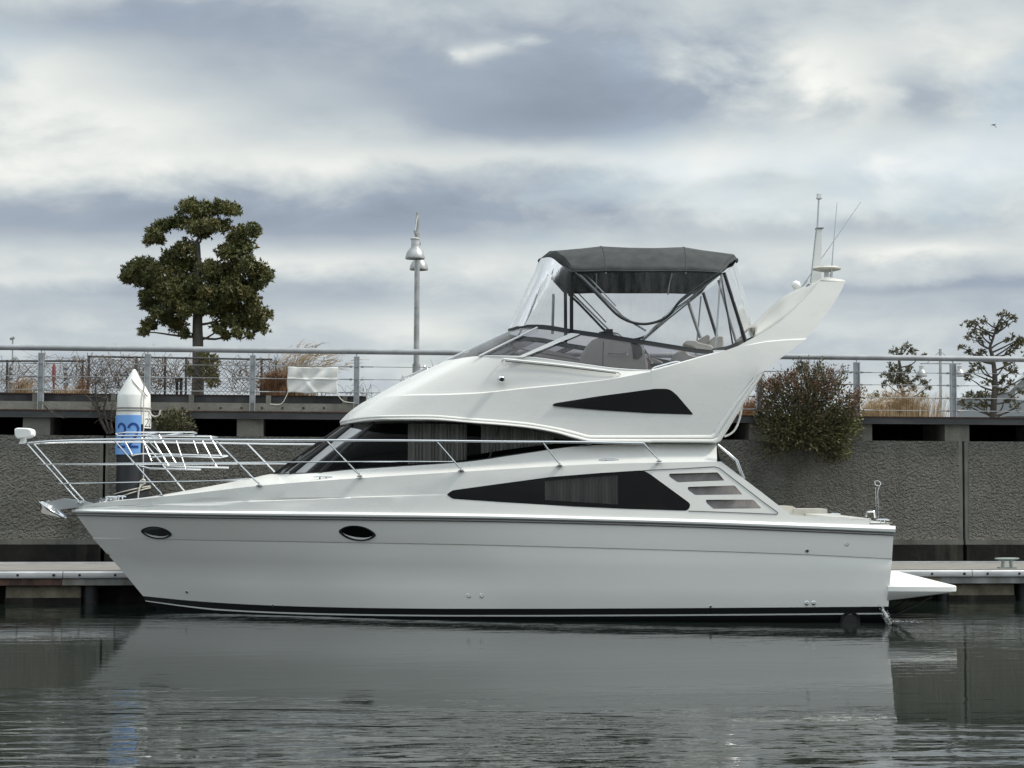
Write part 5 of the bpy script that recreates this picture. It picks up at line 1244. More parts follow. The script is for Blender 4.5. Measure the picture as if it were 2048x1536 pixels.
# ---- trees
def tree(nm, lab, D, trunk, pads, pxw, leafL, per, mt, lm, seed, zs_, depth=.6, layers=2, ros=7, padk=1.0, limb_r=.03, extra=None, origin_px=None):
    rd = random.Random(seed)
    base = W(trunk[0][0], trunk[0][1], D); z0 = zb1 if zs_ is None else zs_
    e = empty(nm, (base.x, base.y, z0), lab, 'tree', None)
    tp = [W(x, y, D) for x, y, _ in trunk]; tr = [w * D / F / 2 for _, _, w in trunk]
    tp.insert(0, Vector((tp[0].x, tp[0].y, z0 - .05))); tr.insert(0, tr[0] * 1.15)
    mb = MB(); P = smooth_path(tp, 4); RR = []
    for i in range(len(tp) - 1):
        for j in range(4): RR.append(tr[i] + (tr[i + 1] - tr[i]) * j / 4)
    RR.append(tr[-1]); mb.tube(P, RR, 10)
    br = mb; lf = MB(); k = D / F
    for (x, y, r) in pads:
        for l in range(layers):
            dv = 0 if l == 0 else rd.uniform(-depth, depth)
            c = W(x, y, D + dv); rr_ = r * k * padk * (1 if l == 0 else .85)
            if l: c.x += rd.uniform(-.5, .5) * rr_; c.z += rd.uniform(-.5, .5) * rr_
            # limb from the trunk point a bit lower than the pad
            cand = [p for p in P if p.z < c.z - .05 * abs(c.x - p.x)]; s = max(cand, key=lambda p: p.z - .0) if cand else P[0]
            hz = c.z - .35 * abs(c.x - base.x) - .1
            if layers > 1: hz = max(hz, P[0].z + (P[-1].z - P[0].z) * .42)
            skip = layers > 1 and (l or rd.random() < .75)
            s = min(P, key=lambda p: abs(p.z - hz)); m1 = s.lerp(c, .4) + Vector((rd.uniform(-.06, .06), rd.uniform(-.05, .05), rd.uniform(-.10, .02))); m2 = s.lerp(c, .75) + Vector((rd.uniform(-.06, .06), 0, rd.uniform(-.03, .08)))
            if not skip: br.tube(smooth_path([s, m1, m2, c], 3), [limb_r * (1 - .75 * i / 9) for i in range(10)], 5, False)
            for q in range(int(per * (r / 60.0 if ros else 1))):
                d = rvec(rd); rad = rd.random() ** .45 * (1.0 if rd.random() < .85 else 1.25); p = c + Vector((d.x * rr_, d.y * max(rr_, .15), d.z * rr_ * .72)) * rad
                if rd.random() < .12: br.tube([c, p], .005, 3, False)
                rosette(lf, p, leafL, rd, ros)
    br.build('trunk', M[mt], e, smooth=60); lf.build('crown', M[lm], e)
    return e
def zt(l, ox, oy, k): return [(ox + x * k, oy + y * k, r * k) for x, y, r in l]
pads = zt([(560,110,60),(620,90,50),(680,130,70),(800,90,55),(880,90,55),(940,120,40),(620,220,70),(720,200,80),(700,270,60),(850,220,55),(420,230,55),(340,270,45),(310,330,40),(500,210,50),(380,340,30),(960,290,60),(1060,250,48),(1090,280,35),(1000,350,60),(940,350,50),(560,420,80),(450,470,60),(850,430,50),(880,420,60),(960,430,80),(180,550,65),(120,610,42),(150,590,50),(280,530,65),(370,560,85),(230,620,60),(300,640,60),(480,560,80),(600,520,70),(720,560,80),(600,640,80),(900,560,80),(1010,530,80),(1110,560,60),(1180,600,45),(1100,650,60),(980,650,80),(880,650,70),(430,670,80),(530,730,80),(650,720,80),(760,730,70),(850,740,70),(960,740,70),(1060,720,55),(260,740,38),(300,810,55),(400,800,70),(500,830,80),(600,800,75),(700,850,55),(820,860,70),(930,850,80),(1040,880,80),(1130,920,60),(1110,990,50),(1000,960,60),(880,950,50),(350,880,50),(430,930,55),(520,960,55),(560,1040,32),(820,1010,40),(960,1040,38),(870,1060,22),(300,970,42),(255,1030,30),(1040,1050,22),(700,760,80),(780,640,60),(560,880,60),(460,740,70),(1070,800,60),(330,720,45)], 220, 390, .2669)
t1 = tree('evergreen_tree', 'large dense evergreen tree with smooth grey trunk in the raised planter', 33.5,
    [(395, 790, 25), (396, 760, 24), (396, 700, 22), (395, 650, 20), (396, 600, 17), (396, 550, 14), (395, 500, 12), (393, 484, 12)], [(x, y, r) for x, y, r in pads], 1, .092, 50 * 60 / 16, 'bark', 'leaf', 21, zs, depth=.75, layers=3, ros=6, padk=1.28)
rd = random.Random(5); e = t1
mb = MB()
for (x, y, rw, rh, n) in ((378, 742, 8, 18, 60), (420, 735, 20, 30, 170), (425, 760, 16, 18, 90), (412, 716, 18, 12, 60)):
    c = W(x, y, 33.1)
    for q in range(n): d = rvec(rd); rosette(mb, c + Vector((d.x * rw * .0098, d.y * .25, d.z * rh * .0098)) * rd.random() ** .5, .075, rd, 6)
mb.build('basal_shoots', M['leaf_y'], e)
k = 568 / 2048
p1 = zt([(1120,370,45),(1190,345,45),(1240,370,35),(1150,400,30),(1090,480,40),(1060,540,50),(1150,520,50),(1220,500,50),(1130,590,50),(1210,590,50),(1270,570,35),(1040,600,30),(1330,590,35),(1360,630,30),(1320,690,35),(1240,640,40),(980,690,35),(1060,690,30),(1330,400,18),(1180,560,60),(1100,570,50)], 1480, 600, k)
tree('small_pruned_tree', 'smaller cloud pruned tree left of the far lamp post', 46, [(1809, 832, 10), (1808, 800, 9), (1802, 765, 7), (1800, 735, 6), (1797, 715, 5)], p1, 1, .10, 15 * 60 / 10, 'bark_d', 'leaf2', 22, None, depth=.4, layers=1, ros=6, limb_r=.022)
p2 = zt([(1640,180,35),(1700,160,45),(1750,150,35),(1640,265,35),(1700,240,40),(1760,230,40),(1890,110,40),(1960,120,35),(1980,150,25),(1900,170,40),(1860,200,35),(1730,290,40),(1600,350,30),(1650,370,30),(1710,385,40),(1760,370,35),(1960,280,50),(2010,290,50),(2040,300,40),(1990,330,50),(1940,370,40),(1700,480,40),(1740,500,35),(1660,520,35),(1640,560,30),(1780,590,30),(1640,670,40),(1700,680,40),(1760,680,45),(1600,740,35),(1650,760,40),(1720,760,50),(1780,760,40),(1930,470,50),(1980,520,50),(1900,570,50),(1960,600,40),(1890,640,40),(1950,720,50),(1990,770,40),(2060,650,60),(2070,400,50),(2100,540,60),(2090,300,50),(2120,720,50)], 1480, 600, k)
tree('tall_pruned_tree', 'taller open branched pruned tree near the right edge', 40, [(1986, 832, 14), (1988, 800, 12), (1990, 765, 11), (1988, 735, 9), (1984, 710, 8), (1980, 695, 6), (1985, 680, 5), (1993, 655, 4), (2000, 640, 3), (2008, 632, 2)], p2, 1, .095, 11 * 60 / 10, 'bark_d', 'leaf2', 23, None, depth=.35, layers=1, ros=6, limb_r=.026)
# big bush growing over the wall
GRP = {'bare_vines': 'dry vines along the wire fence', 'grass_clump': 'dry grass clumps on the promenade', 'bare_shrub': 'leafless shrubs on the quay', 'lamp_post': 'twin lamp posts on the promenade', 'support_pile': 'black piles under the pontoon', 'chain_link_fence': 'wire fences behind the planter'}
def bush(nm, lab, areas, D, Ls, seed, base_px, stems=60, z0=None):
    rd = random.Random(seed); b0 = W(*base_px, D); e = empty(nm, b0, lab, 'bush'); st = MB(); out = {}
    for (x, y, rx, ry_, n, m, L) in areas:
        c = W(x, y, D); k = D / F; L *= 1.2
        for q in range(int(n * .85)):
            a = rd.uniform(0, 2 * math.pi); r = rd.random() ** .72 * 1.06; p = c + Vector((math.cos(a) * rx * k * r, rd.uniform(-.35, .25), math.sin(a) * ry_ * k * r))
            d0 = ((p - b0).normalized() * .8 + Vector((0, 0, .3))).normalized(); mbx = out.setdefault(m, MB())
            if rd.random() < .10: st.tube([p - d0 * .22, p], .004, 3, False)
            for t in range(4): leaf(mbx, p + rvec(rd) * .03 - d0 * .05 * t, L * rd.uniform(.7, 1.2), rd, (d0 + rvec(rd) * .9).normalized(), .42)
    for i in range(stems):
        a = areas[rd.randrange(len(areas))]; c = W(a[0] + rd.uniform(-.8, .8) * a[2], a[1] + rd.uniform(-.8, .6) * a[3], D); st.tube(smooth_path([b0 + Vector((rd.uniform(-.3, .3), rd.uniform(-.1, .1), 0)), b0.lerp(c, .5) + rvec(rd) * .08, c], 3), [.014, .012, .011, .009, .008, .006, .004], 4, False)
    st.build('stem', M['bark_d'], e, smooth=60)
    for m, b in out.items(): b.build({'leaf_d': 'green_foliage', 'leaf_r': 'red_foliage', 'leaf_y': 'pale_foliage', 'leaf': 'green_foliage', 'leaf2': 'olive_foliage'}[m], M[m], e)
    return e
bush('large_bush', 'large dense bush of reddish and green leaves spilling over the seawall top', [
    (1612, 790, 90, 50, 430, 'leaf_r', .055), (1600, 775, 80, 40, 260, 'leaf2', .055), (1600, 840, 92, 55, 900, 'leaf_d', .06), (1615, 800, 80, 60, 600, 'leaf_d', .055), (1655, 855, 62, 42, 500, 'leaf_d', .06), (1625, 760, 60, 28, 150, 'leaf_r', .055), (1605, 733, 16, 16, 45, 'leaf_d', .055), (1636, 735, 13, 14, 36, 'leaf_d', .05), (1688, 742, 8, 16, 22, 'leaf2', .05), (1550, 765, 35, 18, 110, 'leaf_r', .05), (1655, 750, 20, 18, 50, 'leaf_r', .05),
    (1575, 745, 18, 12, 30, 'leaf_r', .05), (1712, 792, 20, 14, 50, 'leaf_r', .055), (1725, 780, 10, 6, 16, 'leaf_r', .05), (1665, 900, 36, 26, 240, 'leaf_d', .062), (1660, 885, 40, 20, 90, 'leaf_y', .05), (1560, 880, 45, 28, 190, 'leaf_d', .06), (1600, 880, 60, 20, 260, 'leaf_d', .06), (1535, 840, 30, 40, 150, 'leaf_d', .055), (1690, 830, 30, 40, 180, 'leaf_d', .055), (1540, 905, 22, 16, 28, 'leaf_d', .06), (1596, 722, 6, 10, 14, 'leaf2', .05), (1612, 728, 5, 14, 14, 'leaf_r', .05), (1640, 722, 7, 12, 16, 'leaf2', .05), (1660, 735, 5, 12, 12, 'leaf_r', .05), (1530, 760, 18, 14, 40, 'leaf_r', .05), (1706, 815, 16, 20, 60, 'leaf_r', .055), (1700, 850, 24, 30, 70, 'leaf_y', .055), (1570, 850, 50, 40, 80, 'leaf_y', .05), (1520, 800, 16, 26, 60, 'leaf_r', .05), (1690, 905, 14, 16, 40, 'leaf_y', .06)], 30.75, 1, 31, (1605, 862), 90)
bush('hanging_shrub', 'dark shrub hanging in the gap right of the white pile', [(345, 845, 38, 22, 210, 'leaf_d', .06), (352, 828, 26, 12, 90, 'leaf_d', .055), (382, 852, 14, 14, 40, 'leaf_d', .05)], 29.6, 1, 32, (335, 868), 24)
# bare shrub left of the pile
def bare(nm, lab, D, trunks, n, seed, spread):
    rd = random.Random(seed); b0 = W(*trunks[0][0], D); e = empty(nm, b0, lab, 'shrub'); mb = MB()
    for t in trunks:
        P = smooth_path([W(x, y, D) for x, y in t], 4); mb.tube(P, [(.028 if n > 10 else .009) * (1 - .7 * i / len(P)) for i in range(len(P))], 6, False)
        for q in range(n):
            s = P[rd.randrange(len(P) // 3, len(P))]; d = Vector((rd.uniform(-1, 1), rd.uniform(-.3, .3), rd.uniform(-.5, 1))).normalized(); R_ = [s]
            for k_ in range(6): d = (d + rvec(rd) * .4).normalized(); R_.append(R_[-1] + d * spread)
            mb.tube(R_, [.007, .006, .005, .004, .003, .003, .002], 3, False)
    mb.build('stem', M['bark_d'], e, smooth=60); return e
bare('bare_shrub', 'leafless shrub with bent stems climbing past the beam left of the pile', 29.4, [[(216, 868), (205, 845), (196, 825), (186, 805), (178, 795), (190, 793), (215, 797)], [(222, 868), (212, 840), (208, 815), (212, 800)], [(216, 868), (200, 838), (193, 800), (191, 765)], [(225, 866), (222, 845), (224, 820)]], 16, 41, .055)
bare('bare_shrub', 'thin dead twigs drooping under the leftmost railing post', 29.4, [[(85, 805), (100, 822), (115, 832), (130, 837)], [(88, 812), (105, 826), (125, 836)]], 3, 42, .03)
bare('bare_shrub', 'faint bare bush top showing behind the curved cabin roof of the yacht', 36.0, [[(868, 790), (866, 760), (868, 738)], [(868, 790), (860, 765), (855, 752)], [(830, 800), (825, 780), (818, 770)]], 22, 43, .04)

# ---- lamp posts
def dome(mb, c, r, h): mb.lathe(c, [(r * .98, 0), (r, .01), (r, .03), (r * .93, h * .38), (r * .78, h * .65), (r * .52, h * .9), (r * .42, h), (0, h)], 24); mb.lathe(c, [(r * .96, .002), (r * .88, h * .38), (0, h * .5)], 24)
lp = empty('lamp_post', W(833, 790, 36), 'tall grey twin lamp post rising behind the yacht cabin', 'lamp post'); D = 36; zb_ = zb1
c0_ = W(834.5, 518, D)
mb = MB(); base = W(832.5, 760, D); mb.tube([(base.x, D, zb_), (base.x, D, W(833, 728, D).z)], .085, 14); mb.tube([(base.x, D, W(833, 728, D).z), (base.x, D, W(834, 470, D).z), (base.x, D, W(834, 425, D).z)], [.062, .055, .03], 14); mb.build('pole', M['lampmetal'], lp, smooth=60)
mb = MB(); top = W(834.5, 476, D); ar0 = Vector((base.x, D - .95, top.z)); ar1 = Vector((base.x, D + .95, top.z)); mb.tube([ar0, ar1], .03, 8); tt_ = W(834.5, 430, D); mb.tube([ar0 + Vector((0, .1, 0)), (base.x, D, tt_.z)], .012, 6); mb.tube([ar1 - Vector((0, .1, 0)), (base.x, D, tt_.z)], .012, 6); mb.build('arm', M['lampmetal'], lp, smooth=60)
for q, sgn in ((ar0, -1), (ar1, 1)):
    mb = MB(); c = Vector((base.x + (.01 if sgn < 0 else -.015), q.y, W(834.5, 518, D - .95).z)); dome(mb, c, .203, .25); s = mb.build('lamp_shade', M['lampmetal'], lp, smooth=50)
    mb = MB(); mb.lathe(c + Vector((0, 0, .25)), [(.085, 0), (.085, .15), (.10, .155), (.10, .18), (.05, .2), (0, .2)], 16); mb.build('lamp_housing', M['fender'], s, smooth=40)
l2 = empty('lamp_post', W(1881, 830, 64), 'distant grey lamp post with two hanging lamps and a triangular brace', 'lamp post'); D = 64
x_ = W(1881, 760, D).x
mb = MB(); mb.tube([(x_, D, zb_), (x_, D, W(1881, 698, D).z)], .055, 10); mb.build('pole', M['lampmetal'], l2, smooth=60)
mb = MB(); zA = W(1881, 727, D).z; xl = W(1840, 727, D).x; xr = W(1923, 728, D).x; mb.tube([(xl, D, zA), (xr, D, zA)], .025, 6)
za = W(1881, 702, D).z
for xx in (xl, xr): mb.tube([(xx + (.25 if xx == xl else -.25), D, zA), (x_, D, za)], .014, 5)
mb.build('arm', M['lampmetal'], l2, smooth=60)
for px in (1843, 1919):
    mb = MB(); c = W(px, 753, D); dome(mb, c, .21, .26); s = mb.build('lamp_shade', M['lampmetal'], l2, smooth=50); mb = MB(); mb.lathe(c + Vector((0, 0, .26)), [(.085, 0), (.085, .13), (.09, .14), (0, .17)], 12); mb.tube([c + Vector((0, 0, .4)), (c.x, c.y, zA)], .015, 5); mb.build('lamp_housing', M['fender'], s, smooth=40)

# ---- far things
bd = empty('distant_building', W(2035, 830, 70), 'distant low building with a pale sloping roof edge at the right border', 'building'); D = 70
mb = MB(); a = [W(2019, 832, D), W(2019, 776, D), W(2060, 738, D), W(2260, 738, D), W(2260, 832, D)]; mb.prism(a, [p + Vector((0, 9, 0)) for p in a]); mb.build('wall', M['fargrey'], bd)
mb = MB(); a = [W(2016, 778, D - .3), W(2062, 734, D - .3), W(2270, 734, D - .3), W(2270, 740, D - .3), W(2063, 741, D - .3), W(2018, 784, D - .3)]; mb.prism(a, [p + Vector((0, 9.5, 0)) for p in a]); mb.build('roof', M['farwhite'], bd)
mb = MB(); a = [W(2030, 800, D - .05), W(2030, 780, D - .05), W(2200, 776, D - .05), W(2200, 806, D - .05)]; mb.prism(a, [p + Vector((0, .04, 0)) for p in a]); mb.build('wall_panel', M['farwhite'], bd)
st = empty('white_slatted_barrier', W(60, 790, 47), 'low barrier of white horizontal slats beyond the left wire fence', 'barrier'); D = 47
for i, y in enumerate((731, 741, 751, 761)):
    mb = MB(); a = W(-300, y, D); c = W(170, y + 1, D); mb.box((a.x, D, a.z - .035), (c.x, D + .06, a.z + .028)); mb.build('slat', M['farwhite'], st)
for px in (-200, -90, 20, 130):
    mb = MB(); a = W(px, 728, D); mb.box((a.x - .05, D + .061, zb1), (a.x + .05, D + .14, a.z)); mb.build('upright', M['fargrey'], st)
mb = MB(); c = W(108, 744, 44); mb.lathe(Vector((c.x, c.y, zb1)), [(.03, 0), (.03, c.z - zb1 - .25), (.05, c.z - zb1 - .2), (.05, c.z - zb1 + .12), (.03, c.z - zb1 + .2), (0, c.z - zb1 + .22)], 14); rp = mb.build('red_marker_post', M['red'], None, smooth=40, origin=(c.x, c.y, zb1)); tag(rp, 'short faded red marker post beyond the left fence', 'marker post')
mb = MB()
for px in (353.5, 362): P = [W(px, 800, 31.2), W(px + .5, 760, 31.2)]; mb.tube(P, .026, 8)
mb.tube([W(350, 758, 31.2), W(365, 757, 31.2)], .03, 8); c = W(358, 795, 31.2); pp = mb.build('iron_pipes', M['rubber'], None, smooth=50, origin=c); tag(pp, 'pair of short black iron pipes standing left of the tree trunk', 'pipes')
# thin far aerial pole at left
mb = MB(); a = W(25, 780, 60); mb.tube([(a.x, 60, zb1), W(25.5, 676, 60)], .03, 6); mb.tube([W(20, 678, 60), W(29, 675, 60)], .05, 6); ap_ = mb.build('distant_mast', M['fargrey'], None, origin=(a.x, 60, zb1)); tag(ap_, 'thin distant grey mast above the rail at far left', 'mast')
# ---- bird
rd = random.Random(2); c = W(1987.5, 251, 60)
vb = [(-7, .2), (-4.5, -1.6), (-1.2, -2.2), (1.5, -1.2), (4.8, -3.2), (2.4, -.6), (3.0, 1.2), (4.5, 4.0), (4.4, 5.4), (3.2, 4.4), (.6, 1.2), (-1.5, -.3), (-4, .4)]
top_ = [c + Vector((x * 60 / F, 0, -y * 60 / F)) for x, y in vb]
sp_ = [(0, 0, 0)]
mb = MB(); body = smooth_path([c + Vector((x * 60 / F, 0, -y * 60 / F)) for x, y in ((-3.4, -1.4), (-1.5, -1.4), (.5, -1.0), (2.2, -1.6), (4.6, -3.2))], 3)
mb.tube(body, [.008, .014, .02, .024, .026, .027, .026, .024, .02, .016, .012, .010, .004][:len(body)], 7)
for W_ in ([(-1, -1.6), (-4, -1.4), (-7, .2), (-6.5, .6), (-3.6, .2), (0, -.2)], [(0, -1.2), (2.6, .6), (4.6, 4.0), (4.4, 5.4), (3.2, 4.4), (1, 1.2), (-.6, -.2)]):
    near = [c + Vector((x * 60 / F, -.02 - .01 * i, -y * 60 / F)) for i, (x, y) in enumerate(W_)]; mb.prism(near, [p + Vector((0, .012, 0)) for p in near])
bird = mb.build('bird', M['birdfeather'], None, smooth=50, origin=c); tag(bird, 'small dark bird flying in the upper right sky', 'bird')

# ================================================================== PONTOON
v0, v1 = -4.3, -2.45
zd = uz(120, 1141, v0)[1]; v0_far = v1
pon = empty('pontoon', Q(0, v0, 0), 'long grey floating pontoon with bolted aluminium fender strip behind the yacht', 'pontoon')
mb = MB(); mb.qbox(UL, UR, v0 + .001, v1, zd - .10, zd); mb.build('decking', M['deckwood'], pon)
mb = MB(); mb.qbox(UL, UR, v1 + .002, v1 + .06, zd - .12, zd + .03); mb.build('back_edging', M['fender'], pon)
zfA, zfB = uz(1980, 1154, v0 - .06)[1], uz(1980, 1140.5, v0 - .06)[1]
js = [uz(127, 1150, v0)[0], uz(1941.5, 1146, v0)[0]]; L_ = (js[1] - js[0]) / 8; L_ = (js[1] - js[0]) / 4
for i in range(-6, 10):
    a = js[0] + L_ * i + .006; b_ = a + L_ - .012; zm = (zfA + zfB) / 2; hh = (zfB - zfA) / 2
    prof = [(-.001, -hh), (-.05, -hh), (-.066, -hh + .014), (-.072, 0), (-.066, hh - .016), (-.05, hh - .002), (-.001, hh)]
    A = [Q(a, v0 + dv, zm + dz) for dv, dz in prof]; Bq = [Q(b_, v0 + dv, zm + dz) for dv, dz in prof]; mb = MB(); mb.prism(A, Bq); fs_ = mb.build('fender_strip', M['fender'], pon, smooth=30); fixn(fs_)
    mb = MB(); us = [a + .24] 
    while us[-1] + .52 < b_ - .1: us.append(us[-1] + .52)
    us.append(b_ - .12)
    for u in us: mb.lathe(Q(u, v0 - .0725, zm), [(.020, -.01), (.020, .004), (0, .005)], 10, -QV)
    mb.build('bolt_hole', M['rubber'], fs_)
zskb = uz(1980, 1166.5, v0)[1]; us_ = uz(125, 1160, v0)[0]
mb = MB(); mb.qbox(us_, UR, v0 - .02, v0 + .05, zskb, zfA - .004); mb.build('skirt', M['skirt'], pon)
mb = MB(); mb.qbox(UL, us_ - .005, v0 - .02, v0 + .05, zskb, zfA - .004); sk = mb.build('skirt', M['skirt_rust'], pon); sk['label'] = 'rusty red length of pontoon skirt'
fu0, fu1 = uz(1902, 1180, v0)[0], uz(2035, 1180, v0)[0]; fw__ = fu1 - fu0; gap = uz(8, 1180, v0)[0]; gap1 = uz(160, 1180, v0)[0]
fl_us = [(gap, gap1), (fu0, fu1)]; pitch_ = (fu0 - gap) / 6
for i in range(-5, 12):
    if i in (0, 6): continue
    fl_us.append((gap + pitch_ * i, gap + pitch_ * i + fw__))
for a, b_ in fl_us:
    mb = MB(); mb.qbox(a, b_, v0 + .10, v1 - .1, -.5, zskb - .012); f_ = mb.build('float', M['float'], pon); bv = f_.modifiers.new('chipped_edges', 'BEVEL'); bv.width = .03; bv.segments = 2
    mb = MB(); mb.qbox(a - .004, b_ + .004, v0 + .094, v1 - .09, -.4, .085); mb.build('weed_line', M['conc_dark'], f_)
mb = MB(); mb.qbox(UL, UR, v0 + .5, v0 + .56, -.3, zskb - .01); mb.build('under_beam', M['conc_dark'], pon)
# pontoon cleat
uc, _ = uz(2014, 1130, v0 + .25); mb = MB(); q = lambda du, z: Q(uc + du, v0 + .25, zd + z)
mb.tube([q(-.20, .155), q(-.1, .145), q(.1, .145), q(.20, .155)], [.012, .028, .028, .012], 8)
for s in (-1, 1): mb.tube([q(s * .075, 0), q(s * .06, .14)], [.03, .024], 8)
mb.qbox(uc - .14, uc + .14, v0 + .19, v0 + .31, zd + .001, zd + .018); mb.build('mooring_cleat', M['green_rust'], pon, smooth=50)
# steel guide piles under and beside the pontoon (dark)
for px, r, lab in ((182, .13, 'short black pile under the pontoon left of the bow'), (1889, .11, 'black pile under the pontoon by the swim platform'), (2050, .16, 'black pile under the pontoon at the right edge')):
    u, _ = uz(px, 1190, v0 + .25); mb = MB(); mb.tube([Q(u, v0 + .25, -3.5), Q(u, v0 + .25, zskb - .02)], r, 16); o_ = mb.build('support_pile', M['pileblack'], None, smooth=50, origin=Q(u, v0 + .25, -.5)); tag(o_, lab, 'pile')

# ================================================================== BIG PILE WITH 22
vp = -.95; pc_ = WQ(264.5, 1000, vp); rp_ = 66.5 / F * pc_.y / 2
cx_, cy_ = pc_.x, pc_.y
def zy(py): return W(264.5, py, cy_ - rp_).z
zt_p = zy(793); pil_ = empty('mooring_pile', (cx_, cy_, -1), 'tall black pile with white pointed cap and blue number 22 sign', 'mooring pile')
mb = MB(); mb.lathe(Vector((cx_, cy_, 0)), [(rp_ * .97, -3.8), (rp_ * .97, zy(845)), (0, zy(845))], 40); mb.build('shaft', M['pileblack'], pil_, smooth=40)
mb = MB(); zz1 = zy(832); zz2 = zy(790); zap = W(264.5, 738, cy_).z
mb.lathe(Vector((cx_, cy_, 0)), [(rp_ * .98, zy(848)), (rp_ * 1.03, zy(848)), (rp_ * 1.03, zy(822)), (rp_ * 1.0, zy(821)), (rp_ * .98, zz2), (rp_ * .955, zz2 + .02), (.05, zap - .05), (.02, zap - .01), (0, zap)], 48); mb.build('pile_cap', M['pilewhite'], pil_, smooth=30)
mb = MB()
for y in (815.5, 821.5): mb.lathe(Vector((cx_, cy_, 0)), [(rp_ * 1.0, zy(y) - .012), (rp_ * 1.04, zy(y) - .01), (rp_ * 1.04, zy(y) + .01), (rp_ * 1.0, zy(y) + .012)], 48)
mb.build('hoop', M['rope_g'], pil_, smooth=40)
def on_pile(s, z, r): return Vector((cx_ + math.sin(s / r) * r, cy_ - math.cos(s / r) * r, z))
def sheet(s0, s1, z0, z1, r, n=20): return [[on_pile(s0 + (s1 - s0) * i / n, z, r) for i in range(n + 1)] for z in (z0, z1)]
rs = rp_ * 1.055; a0 = math.asin(max(-1, (233.5 - 264.5) / 33.25 * .99)); a1 = math.asin((284.5 - 264.5) / 33.25)
mb = MB(); G = sheet(a0 * rs, a1 * rs, zy(909), zy(830), rs); G2 = sheet(a0 * rs, a1 * rs, zy(909), zy(830), rs - .012); mb.grid(G); mb.grid(G2, flip=True); mb.grid([G[0], G2[0]]); mb.grid([G2[1], G[1]])
sg_ = mb.build('number_sign', M['blue'], pil_, smooth=40)
def digit2(s_c, z0, z1, w, r, name, m, par, th=.03):
    # a "2": hook, sweep, foot drawn as a thick ribbon
    H = z1 - z0; P = []
    for i in range(13): a = math.pi * .93 - i / 12 * math.pi * 1.08; P.append((math.cos(a) * w * .42, H * .76 + math.sin(a) * H * .22 - th * .3))
    P += [(w * .24, H * .48), (-w * .08, H * .24), (-w * .40, th * .5)]
    mbx = MB(); pts = [Vector((x, y)) for x, y in P]; L = []; R__ = []
    for i, p in enumerate(pts):
        t = (pts[min(i + 1, len(pts) - 1)] - pts[max(0, i - 1)]).normalized(); n = Vector((-t.y, t.x)); L.append(p + n * th * .5); R__.append(p - n * th * .5)
    mbx.grid([[on_pile(s_c + q.x, z0 + q.y, r) for q in L], [on_pile(s_c + q.x, z0 + q.y, r) for q in R__]])
    F1 = [[on_pile(s_c - w * .46 + w * .92 * i / 6, z0 + z, r + .0006) for i in range(7)] for z in (0, th)]; mbx.grid(F1, flip=True)
    mbx.build(name, M[m], par)
zd0, zd1 = zy(896), zy(845); 
sc = lambda px: math.asin((px - 264.5) / 33.25) * rs
digit2(sc(248), zd0, zd1, .185, rs + .004, 'digit', 'navy', sg_, .042); digit2(sc(271.5), zd0, zd1, .20, rs + .004, 'digit', 'navy', sg_, .042)
b0_ = math.asin((288.5 - 264.5) / 33.25) + .03; b1_ = b0_ + .75; mb = MB(); G = sheet(b0_ * rs, b1_ * rs, zy(856), zy(832), rs + .001); mb.grid(G); s2_ = mb.build('side_sign', M['white'], pil_, smooth=40)
digit2(b0_ * rs + .06, zy(853), zy(836), .085, rs + .004, 'digit', 'rubber', s2_, .012); digit2(b0_ * rs + .155, zy(853), zy(836), .085, rs + .004, 'digit', 'rubber', s2_, .012)
b2_ = a0 - .03; mb = MB(); G = sheet((b2_ - .6) * rs, b2_ * rs, zy(856), zy(832), rs + .001); mb.grid(G); mb.build('side_sign', M['white'], pil_, smooth=40)
mb = MB(); P = [Vector((cx_ + rp_ * 1.0, cy_ - rp_ * .3, zy(822))), Vector((cx_ + rp_ * 1.15, cy_ - rp_ * .35, zy(829))), Vector((cx_ + rp_ * 1.35, cy_ - rp_ * .35, zy(832))), Vector((cx_ + rp_ * 1.6, cy_ - rp_ * .35, zy(829))), Vector((cx_ + rp_ * 1.66, cy_ - rp_ * .35, zy(819)))]; mb.tube(smooth_path(P, 4), .013, 7); mb.build('rope_hook', M['rope'], pil_, smooth=50)
# rope: over the cone, down the side, tied low and running to the bow
mr = empty('mooring_rope', Vector((cx_ + .15, cy_ - rp_ - .03, zy(975))), 'pale mooring rope looped over the numbered pile and tied low around it', 'rope')
def pp_(px, py, k=1.05):
    s = max(-.97, min(.97, (px - 264.5) / 33.25)); a = math.asin(s)
    kk = 1.0
    if py < 790: kk = max(.06, (py - 738) / 52.0); a = math.asin(max(-.97, min(.97, (px - 264.5) / (33.25 * kk))))
    r = rp_ * kk * k + .012; z = W(px, py, cy_ - math.cos(a) * r).z; return Vector((cx_ + math.sin(a) * r, cy_ - math.cos(a) * r, z))
mb = MB(); mb.tube(smooth_path([pp_(256.5, 750), pp_(266, 762), pp_(277, 775), pp_(284, 783), pp_(287.5, 800, 1.06), pp_(287.5, 850, 1.09), pp_(288, 910, 1.07), pp_(289, 962, 1.07)], 4), .010, 6); mb.build('tail_line', M['rope'], mr, smooth=50)
mb = MB(); mb.tube(smooth_path([pp_(270, 742), pp_(281, 758), pp_(284, 770), pp_(286, 783), pp_(293, 793)], 4), .010, 6); mb.build('loop_line', M['rope_g'], mr, smooth=50)
mb = MB()
for dz, sl in ((0, .10), (.06, .07)):
    mb.tube([Vector((cx_ + math.sin(t * math.pi / 16) * (rp_ + .015), cy_ - math.cos(t * math.pi / 16) * (rp_ + .015), zy(988) + dz + sl * math.sin(t * math.pi / 16))) for t in range(33)], .011, 6)
